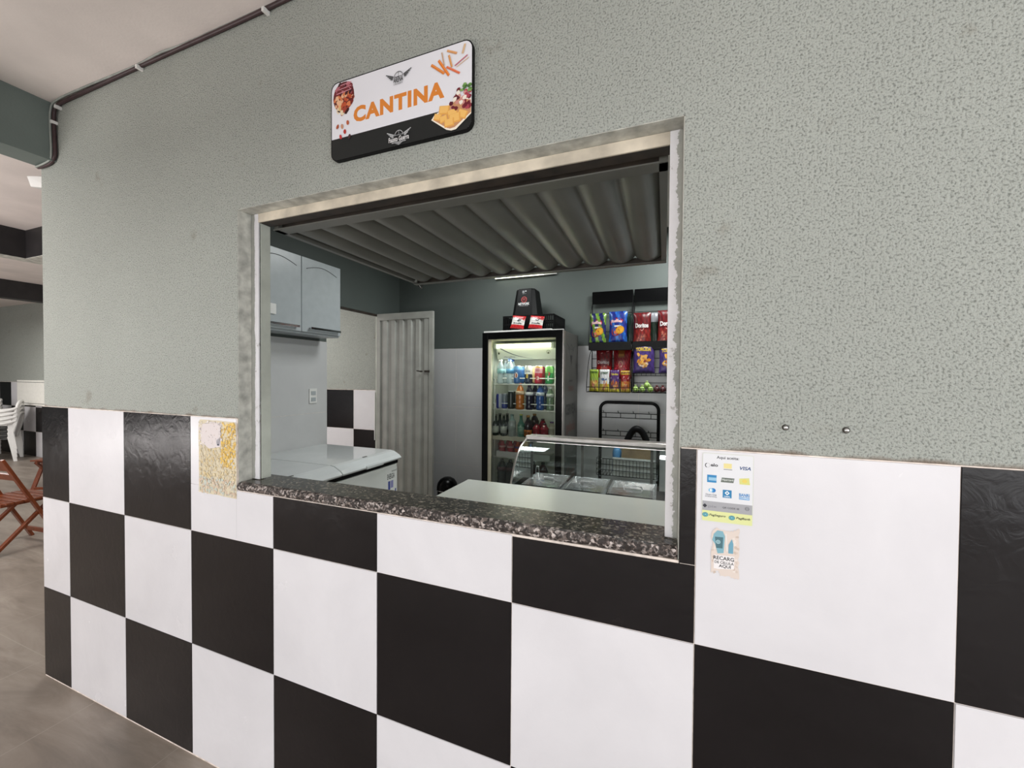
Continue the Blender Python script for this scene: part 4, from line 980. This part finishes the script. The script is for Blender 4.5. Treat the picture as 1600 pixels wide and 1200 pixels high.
# two small packs on the fridge front
def bg_doll(u, v):
    if v < .28 or v > .88: return vary((206, 34, 38), 1+.12*nz(u, v))
    if v > .70-.25*u: return vary((186, 40, 40), 1+.1*nz(u, v)) if v > .85-.2*u else (226, 222, 216)
    return (228, 224, 218)
def art_doll(P_):
    P_.text('snacks', .18, .82, .34, .46, (40, 30, 30), .05); P_.disc(.58, .62, .14, .10, (40, 40, 46), 8, 0, .3); P_.line((.55, .6), (.8, .76), .03, (50, 50, 54)); P_.rect(.2, .8, .28, .32, (240, 200, 170))
gp = 'small red and white snack bags on the fridge'
for k, (px0, px1, sh_) in enumerate(((797, 818, 0), (825, 847, 0))):
    packpx('snack_bag', ['small red and white snack bag on the fridge top, under the bucket', 'small red and white snack bag on the fridge top, toward the crate corner'][k], px0, px1, 492, 513.5, 2.16, .03, bg_doll, art_doll, gp, -.28, -.0+.12)
# ------------------------------------------------------------------ racks
def rack(x0, x1, label, trays, header=True):
    o = thing('wire_rack', label, 'rack', (x0, 2.59, 0), group='wire snack racks on the back wall')
    w = x1-x0
    b = MB()
    for x in (0, w):
        b.tube([(x, 0, 1.395), (x, 0, 2.27)], .004, 6)
        b.tube(smooth([(x, -.02, 2.16), (x, -.13, 2.0), (x, -.17, 1.84), (x, -.16, 1.76)], 5), .003, 6)
        b.tube(smooth([(x, -.02, 1.78), (x, -.16, 1.66), (x, -.24, 1.5), (x, -.26, 1.40)], 5), .003, 6)
    for z in (2.08, 1.92, 1.68, 1.60, 1.47, 1.40): b.tube([(0, 0, z), (w, 0, z)], .0025, 6)
    b.build('side_frame', 'black_wire', o)
    b = MB(); b.box(0, w, -.012, -.008, 2.165, 2.275); b.build('header_plate', 'black_gloss', o, .001)
    for (z, d, hh, solid) in trays:
        b = MB()
        for zz in (z, z+hh):
            b.tube([(0, 0, zz), (0, -d, zz), (w, -d, zz), (w, 0, zz)], .0028, 6)
        for i in range(11): x = w*i/10; b.tube([(x, 0, z), (x, -d, z), (x, -d, z+hh)], .0018, 5)
        for i in range(4): y = -d*(i+.5)/4; b.tube([(0, y, z), (w, y, z)], .0018, 5)
        if solid: b.box(0, w, -d-.002, -d, z-.01, z+hh); b.box(0, w, -d, 0, z-.006, z-.003)
        b.build('rack_tray', 'black_wire', o)
    return o
rack(2.018, 2.366, 'left black wire snack rack on the back wall beside the fridge', [(1.755, .17, .055, True), (1.392, .26, .04, False)])
rack(2.380, 2.745, 'right black wire snack rack cut off by the hatch frame', [(1.755, .17, .055, True), (1.530, .18, .02, False), (1.392, .22, .035, False)])
gu = 'snack bags in the wire racks'
def bg_ruf(c1, c2):
    def f(u, v):
        s_ = math.sin((u*1.6+v*.9)*9)
        return vary(c1 if s_ > .1 else c2, 1+.2*nz(u, v))
    return f
def art_ruf(P_):
    P_.disc(.42, .66, .36, .12, (170, 34, 60), 12, .1, .1); P_.text('Ruffles', .12, .74, .62, .72, (236, 190, 190), .05, 0, .02); P_.rect(.3, .68, .50, .545, (230, 226, 220)); P_.disc(.38, .34, .24, .13, (150, 40, 30), 12); P_.disc(.62, .40, .24, .125, (216, 150, 30), 14, .1); P_.disc(.62, .40, .17, .085, (228, 170, 50), 14, .1); P_.disc(.38, .33, .1, .06, (206, 110, 90), 8, 0, .3)
packpx('snack_bag', 'green and navy crisps bag, left on the upper shelf of the left rack', 921, 947, 489, 538, 2.47, .05, bg_ruf((112, 150, 52), (30, 34, 92)), art_ruf, gu, -.06)
packpx('snack_bag', 'bright blue crisps bag on the upper shelf of the left rack', 951, 980, 486, 536, 2.47, .05, bg_ruf((40, 96, 178), (30, 44, 130)), art_ruf, gu, -.06)
def bg_dor(u, v):
    q = 1+.25*nz(u, v)
    return vary((96, 12, 18) if v > .45 else (122, 30, 26), q)
def art_dor(P_):
    P_.text('Doritos', .10, .88, .52, .66, (226, 222, 220), .05); P_.line((.42, .46), (.50, .42), .02, (220, 160, 150)); P_.line((.50, .42), (.62, .50), .02, (220, 160, 150))
    for k in range(9): u, v = random.uniform(.15, .85), random.uniform(.08, .38); P_.poly([(u-.07, v-.03), (u+.07, v-.02), (u, v+.05)], random.choice([(176, 90, 60), (196, 110, 90), (150, 60, 50)]))
packpx('snack_bag', 'dark red tortilla chip bag, left on the upper shelf of the right rack', 989, 1017, 488, 539, 2.46, .05, bg_dor, art_dor, gu, -.05)
packpx('snack_bag', 'dark red tortilla chip bag beside the hatch frame on the right rack upper shelf', 1027, 1058, 484, 537, 2.46, .05, bg_dor, art_dor, gu, -.05)
packpx('snack_bag', 'dark green snack bag squeezed between the two dark red ones', 1015, 1031, 488, 537, 2.52, .03, lambda u, v: (150, 150, 156) if v > .7 else vary((34, 48, 38), 1+.3*nz(u, v)), None, gu, -.05)
packpx('snack_bag', 'dark green snack bag at the right end of the upper shelf of the left rack', 978, 992, 490, 537, 2.52, .03, lambda u, v: vary((36, 60, 52), 1+.4*nz(u, v)), None, gu, -.05)
def bg_d2(u, v): return vary((132, 16, 24) if v > .4 else (180, 28, 24), 1+.25*nz(u, v))
def art_d2(P_):
    P_.text('Doritos', .08, .82, .46, .58, (236, 214, 214), .05); P_.line((.3, .82), (.8, .9), .03, (226, 160, 160)); P_.line((.2, .1), (.35, .35), .05, (232, 130, 90)); P_.line((.5, .38), (.8, .44), .04, (236, 190, 170))
packpx('snack_bag', 'bright red chip bag at the back left of the lower basket in the left rack', 931, 957, 544, 590, 2.52, .045, bg_d2, art_d2, gu, -.04)
def bg_gold(u, v): return vary((146, 26, 36), 1+.35*nz(u, v, 14)) if not (v > .72 and .25 < u < .62) else (150, 90, 44)
def art_gold(P_):
    P_.ring(.4, .5, .12, .03, (196, 130, 90)); P_.rect(.28, .58, .78, .86, (190, 130, 60)); P_.rect(.05, .9, .68, .70, (170, 80, 50))
    for k in range(12): P_.disc(random.uniform(.1, .9), random.uniform(.08, .45), .04, .025, random.choice([(206, 60, 80), (230, 170, 180), (190, 50, 60)]), 6, 0, .3)
packpx('snack_bag', 'crimson bag with gold panel, back right in the lower basket of the left rack', 958, 987, 547, 592, 2.50, .045, bg_gold, art_gold, gu, -.04)
def small(px0, px1, yt, yb, bg, art, lab): packpx('snack_bag', lab, px0, px1, yt, yb, 2.385, .03, bg, art, gu, -.08)
def foodblob(P_, cs, n=14, v0=.12, v1=.45):
    for k in range(n): P_.disc(random.uniform(.2, .8), random.uniform(v0, v1), .10, .05, random.choice(cs), 7, random.uniform(0, 3), .3)
FOOD = [(216, 140, 60), (196, 90, 50), (236, 190, 100), (160, 70, 40)]
small(920.5, 935, 577, 611, lambda u, v: vary((150, 176, 60) if v > .5 else ((206, 196, 60) if v < .15 else (180, 160, 70)), 1+.15*nz(u, v)), lambda P_: (P_.text('FANDANGO', .12, .9, .82, .92, (60, 90, 30), .05), foodblob(P_, FOOD)), 'small lime green snack bag, first from the left in the lower basket')
small(936, 952, 577, 612, lambda u, v: vary((222, 222, 222) if v > .35 else (206, 190, 70), 1+.08*nz(u, v)), lambda P_: (P_.text('STIKSY', .15, .88, .78, .88, (70, 100, 70), .05), P_.disc(.5, .55, .3, .06, (70, 96, 140), 9, 0, .2), foodblob(P_, FOOD, 12, .12, .42)), 'small white snack bag, second from the left in the lower basket')
small(952.5, 967.5, 578, 613, lambda u, v: vary((84, 52, 112) if v > .45 else ((206, 196, 70) if v < .15 else (120, 80, 90)), 1+.15*nz(u, v)), lambda P_: (P_.text('Cebolitos', .12, .9, .76, .86, (214, 190, 90), .05), P_.rect(.1, .9, .60, .68, (200, 190, 214)), foodblob(P_, FOOD)), 'small purple snack bag, third from the left in the lower basket')
small(969, 985, 579, 613, lambda u, v: vary((206, 170, 60) if v > .82 else ((150, 34, 36) if v > .5 else (206, 180, 70) if v < .15 else (190, 110, 50)), 1+.1*nz(u, v)), lambda P_: (P_.text('BACONZITOS', .1, .9, .86, .95, (96, 30, 30), .05), P_.poly([(.2, .62), (.8, .60), (.9, .74), (.3, .72)], (226, 180, 180)), foodblob(P_, FOOD)), 'small red and yellow snack bag, rightmost in the lower basket of the left rack')
def bg_tor(u, v): return vary((74, 54, 118), 1+.18*nz(u, v))
def art_tor(P_):
    P_.text('TORCIDA', .12, .84, .76, .90, (206, 176, 60), .06, 0, .02)
    for k in range(26): P_.disc(random.uniform(.22, .8), random.uniform(.24, .66), .09, .05, random.choice([(226, 150, 40), (236, 176, 80), (196, 110, 30), (206, 136, 50)]), 8, random.uniform(0, 3), .3)
    for k in range(5): P_.disc(random.uniform(.25, .75), random.uniform(.22, .38), .05, .03, (240, 214, 196), 6, 0, .3)
    P_.disc(.55, .42, .07, .05, (130, 40, 40), 7, 0, .3)
packpx('snack_bag', 'large purple snack bag with golden snacks, left on the middle shelf of the right rack', 989, 1023, 539, 583, 2.425, .05, bg_tor, art_tor, gu, -.03)
packpx('snack_bag', 'large purple snack bag beside the hatch frame on the middle shelf of the right rack', 1029, 1062, 541, 584, 2.425, .05, bg_tor, art_tor, gu, -.03)
# candies
cands = [(993, 608, 0), (1003.5, 608, 0), (1011, 600, 0), (1016, 608, 0)]
labsg = ['green wrapped round sweet, leftmost in the lowest tray of the right rack', 'green wrapped round sweet, second from the left in the lowest tray', 'green wrapped round sweet resting on top of the others', 'green wrapped round sweet next to the dark red ones']
ZB = 1.395
def sweet(name, lab, px, py, c, c2, grp, zoff=0):
    q = at(px, py, 2.42); r = .024
    o = thing(name, lab, 'sweet', (q.x, 2.42, ZB+r+zoff), 0, grp)
    b = MB(); n_ = 8
    b.lathe([(r*math.sin(PI*i/n_)+.0005, -r*math.cos(PI*i/n_)) for i in range(n_+1)], seg=14, colfn=lambda t, z: c if math.sin(t*5+z*160) > -.2 else c2); b.build('sweet_body', 'foil', o)
    b = MB(); b.lathe([(.003, r*.9), (.012, r*1.5)], seg=10, colfn=lambda t, z: c2); b.build('wrapper_twist', 'foil', o)
for (px, py, z), lab in zip(cands, labsg): sweet('wrapped_sweet', lab, px, py, (150, 196, 80), (206, 226, 150), 'green wrapped sweets in the lowest tray', .034 if 'top' in lab else 0)
for k, px in enumerate((1026, 1035.5, 1045, 1054)): sweet('wrapped_sweet', ['dark red wrapped sweet next to the green ones', 'dark red wrapped sweet, second of the dark ones', 'dark red wrapped sweet beside the hatch frame, third of the dark ones', 'dark red wrapped sweet hidden by the hatch frame'][k], px, 608, (70, 20, 30), (120, 60, 60), 'dark red wrapped sweets in the lowest tray')

# ------------------------------------------------------------------ hook stand
hs = thing('display_stand', 'black tubular display stand with wire hooks in front of the back wall', 'display stand', (2.112, 2.50, 0))
w = .475; zt = 1.300; r = .06
b = MB(); path = [(0, 0, .0), (0, 0, zt-r)]+[(r-r*math.cos(t*PI/12), 0, zt-r+r*math.sin(t*PI/12)) for t in range(1, 6)]+[(r, 0, zt), (w-r, 0, zt)]+[(w-r+r*math.sin(t*PI/12), 0, zt-r+r*math.cos(t*PI/12)) for t in range(1, 6)]+[(w, 0, zt-r), (w, 0, 0)]
b.tube(path, .014, 10); b.tube([(0, -.22, .014), (0, .09, .014)], .014, 8); b.tube([(w, -.22, .014), (w, .09, .014)], .014, 8); b.build('tube_frame', 'black_gloss', hs)
for z in (1.21, 1.055):
    b = MB()
    for zz in (z, z-.04): b.tube([(0, -.012, zz), (w, -.012, zz)], .0035, 6)
    b.build('cross_wire', 'black_wire', hs)
    for i in range(4):
        x = .05+i*.122
        b = MB(); b.tube([(x, -.014, z-.04), (x, -.016, z+.002), (x-.012, -.07, z+.006), (x-.016, -.085, z+.024)], .003, 6); b.build('hook', 'black_wire', hs)
b = MB()
for zz in (.845, .80, .755, .71):
    b.tube([(0, -.01, zz-.0), (0, -.19, zz), (w, -.19, zz), (w, -.01, zz)], .003, 6)
for i in range(19): x = w*i/18; b.tube([(x, -.19, .71), (x, -.19, .845)], .002, 5); b.tube([(x, -.01, .71), (x, -.19, .71)], .002, 5)
b.build('wire_basket', 'black_wire', hs)
b = MB(); b.box(.13, .455, -.186, -.182, .715, .862, 0); tag(b.build('white_board', 'white_plastic'), 'white panel standing inside the wire basket of the display stand', 'board').location = (2.112, 2.50, 0)
b = MB(); b.box(.20, .44, -.15, -.03, .714, .93, 0); o = b.build('cardboard_box', plain('cardboard', (150, 124, 92), .8, var=.1)); o.location = (2.112, 2.50, 0); tag(o, 'brown cardboard box in the wire basket seen through the display case', 'box')
b = MB(); b.lathe([(.03, .714), (.036, .73), (.036, .90), (.02, .93)], .155, -.11, 14); o = b.build('blue_container', plain('blue_plastic', (70, 130, 180), .4)); o.location = (2.112, 2.50, 0); tag(o, 'small blue plastic container beside the cardboard box in the wire basket', 'container')
bg_ = thing('black_bag', 'black cloth bag hanging from a lower hook of the display stand', 'bag', (2.42, 2.43, .86))
b = MB()
hp = smooth([(-.075, 0, .13), (-.04, 0, .20), (.0, -.012, .232), (.045, 0, .20), (.08, 0, .13)], 5); b.tube(hp, .027, 8); b.build('bag_strap', 'black_plastic', bg_)
b = MB(); b.grid(lambda u, v: ((u-.5)*(.15+.04*(1-v)), -.03*math.sin(PI*u)*(1-.5*v)-.003*math.sin(u*20), v*.14), 14, 8); b.grid(lambda u, v: ((.5-u)*(.15+.04*(1-v)), .018*math.sin(PI*u), v*.14), 14, 8); b.build('bag_body', 'black_plastic', bg_)
# wall tube light
wtl = thing('tube_light', 'slim glowing tube light high on the back wall behind the raised shutter', 'light', (1.06, BACK, 2.478))
b = MB(); b.box(0, .62, -.03, 0, -.006, .024); b.build('light_base', 'white_plastic', wtl)
b = MB(); b.tube([(.01, -.040, 0.004), (.50, -.040, 0.004)], .010, 10); b.build('light_tube', 'tube2', wtl)

# ================================================================== HALL
# folding chairs (local: x = width 0..-.42, y profile, back at -y)
def fold_chair(name, label, loc, rz, width=.42):
    o = thing(name, label, 'chair', loc, rz, 'varnished wooden folding chairs in the hall')
    for x in (0, -width):
        b = MB(); b.bar((x, .22, .0), (x, -.135, .80), .022, .042, (1, 0, 0)); b.build('back_post', 'wood', o, .003)
    for x in (-.026, -width+.026):
        b = MB(); b.bar((x, -.20, .0), (x, .175, .405), .022, .038, (1, 0, 0)); b.build('leg', 'wood', o, .003)
    b = MB()
    for k in range(6): y = -.10+.055*k; b.bar((.02, y, .43), (-width-.02, y, .43), .042, .016)
    b.build('seat_slats', 'wood', o, .002)
    for x in (-.05, -width+.05):
        b = MB(); b.bar((x, -.13, .41), (x, .20, .41), .02, .028); b.build('seat_rail', 'wood', o, .002)
    b = MB(); b.bar((-.011, .185, .085), (-width+.011, .185, .085), .02, .032); b.build('stretcher', 'wood', o)
    b = MB(); b.bar((-.03, -.165, .05), (-width+.03, -.165, .05), .02, .032); b.build('stretcher', 'wood', o)
    b = MB(); b.bar((-.011, -.105, .74), (-width+.011, -.105, .74), .09, .016, (0, 1, .4)); b.bar((-.011, -.065, .64), (-width+.011, -.065, .64), .06, .016, (0, 1, .4)); b.build('backrest', 'wood', o)
    return o
fold_chair('folding_chair', 'varnished wooden folding chair nearest the tiled wall at the left edge', (-2.44, .655, 0), .1)
fold_chair('folding_chair', 'varnished wooden folding chair standing farther away, half behind the tiled wall', (-4.75, 1.60, 0), PI+.5)
# stacked plastic chairs
def mono(label, loc, rz):
    o = thing('plastic_chair', label, 'chair', loc, rz, 'white plastic armchairs stacked by the far wall')
    b = MB(); b.grid(lambda u, v: ((u-.5)*.46, -.22+v*.42, .42-.02*math.sin(PI*u)*math.sin(PI*v)-.02*v), 8, 8); b.grid(lambda u, v: ((.5-u)*.46, -.22+v*.42, .40-.02*v), 4, 4)
    b.box(-.23, .23, -.235, -.215, .37, .425); b.build('seat', 'white_plastic', o)
    b = MB()
    for i in range(7):
        x = -.17+.34*i/6; b.bar((x, .19, .40), (x*1.08, .27, .79), .050, .012, (0, 1, 0))
    b.tube(smooth([(-.22, .20, .40), (-.235, .25, .62), (-.20, .275, .77), (-.10, .285, .815), (.10, .285, .815), (.20, .275, .77), (.235, .25, .62), (.22, .20, .40)], 5), .02, 8); b.build('backrest', 'white_plastic', o)
    for s_ in (-1, 1):
        b = MB(); pts = smooth([(s_*.225, .265, .70), (s_*.265, .14, .655), (s_*.285, -.06, .635), (s_*.275, -.20, .60), (s_*.265, -.225, .45)], 5)
        b.tube(pts, [.026]*len(pts), 8); b.build('armrest', 'white_plastic', o)
        for y0, y1, dy in ((-.22, -.25, 0), (.19, .25, 0)):
            b = MB(); b.add([(s_*.22, y0-.035, .42), (s_*.22, y0+.035, .42), (s_*.245, y0+.02, .43), (s_*.245, y0-.03, .43), (s_*.235, y1-.022, 0), (s_*.235, y1+.022, 0), (s_*.265, y1+.022, 0), (s_*.265, y1-.022, 0)], [(0, 1, 5, 4), (1, 2, 6, 5), (2, 3, 7, 6), (3, 0, 4, 7), (0, 3, 2, 1), (4, 5, 6, 7)]); b.build('leg', 'white_plastic', o, .004)
    return o
for si, (x, y, rz, nm) in enumerate(((-8.12, 2.17, -.45, 'right stack'), (-8.85, 2.15, -.35, 'left stack'))):
    for k in range(4):
        lab = '%s white plastic armchair in the %s by the far tiled wall' % (['bottom', 'second lowest', 'third', 'topmost'][k], nm)
        if si == 0 and k == 0: m0 = mono(lab, (x, y, 0), rz)
        else: dup(m0, (x, y, .07*k), rz, lab)
# white framed panel on the far wall
pn = thing('wall_panel', 'white rectangular panel on the far wall above the stacked plastic chairs', 'panel', (-8.66, BACK-.03, .93))
b = MB(); b.box(0, 1.05, 0, .022, 0, .46); b.build('panel_board', 'counter_edge', pn, .003)
for z in (.035, .42):
    b = MB(); b.box(.01, 1.04, -.004, 0, z, z+.006); b.build('panel_line', 'side_grey', pn)

# ================================================================== LIGHT
wd = bpy.data.worlds.new('world'); sc.world = wd; wd.use_nodes = True
bgn = wd.node_tree.nodes['Background']; bgn.inputs[0].default_value = (.92, .96, 1, 1); bgn.inputs[1].default_value = .55
def area(name, loc, rot, sx, sy, e, c=(1, 1, 1)):
    l = bpy.data.lights.new(name, 'AREA'); l.shape = 'RECTANGLE'; l.size = sx; l.size_y = sy; l.energy = e; l.color = c
    o = bpy.data.objects.new(name, l); col.objects.link(o); o.location = loc; o.rotation_euler = rot; return o
area('daylight_opening', (2.2, -5.2, 1.35), (PI/2, 0, 0), 8, 2.1, 165, (1, .99, .985))
area('side_opening', (6.4, -2.3, 1.2), (PI/2, 0, math.radians(68)), 3.6, 1.9, 80, (.97, .98, 1))
area('left_hall_lamp', (-2.2, -1.2, 2.7), (0, 0, 0), 1.6, 1.2, 40, (1, .97, .94))
area('far_hall_lamp', (-7, .6, 2.5), (0, 0, 0), 1.6, 1.2, 70, (1, .97, .94))
area('ceiling_fill', (-2.5, -3.2, .5), (PI, 0, 0), 6, 1.6, 260, (1, .95, .93))  # unseen fill near the floor, added to brighten the ceiling
area('door_lamp', (-2.2, 1.8, 2.7), (0, 0, 0), 1.2, .8, 40, (1, .98, .95))
area('room_lamp', (2.9, 1.9, 2.75), (0, 0, 0), .6, .5, 38, (.96, 1, .98))
area('room_fill_left', (1.25, 1.75, 2.75), (0, 0, 0), .6, .5, 16, (.96, 1, .99))  # added fill light that lifts the left side of the room
q = fw(-FWD/2, .088, FH-.232); area('fridge_lamp', tuple(q), (math.radians(8), 0, FA), .5, .02, 1.7, (1, .99, .9))
area('case_lamp', (1.90+CL/2, .86+.27, .83+.318), (0, 0, 0), 1.0, .02, 1.6, (.97, 1, .97))
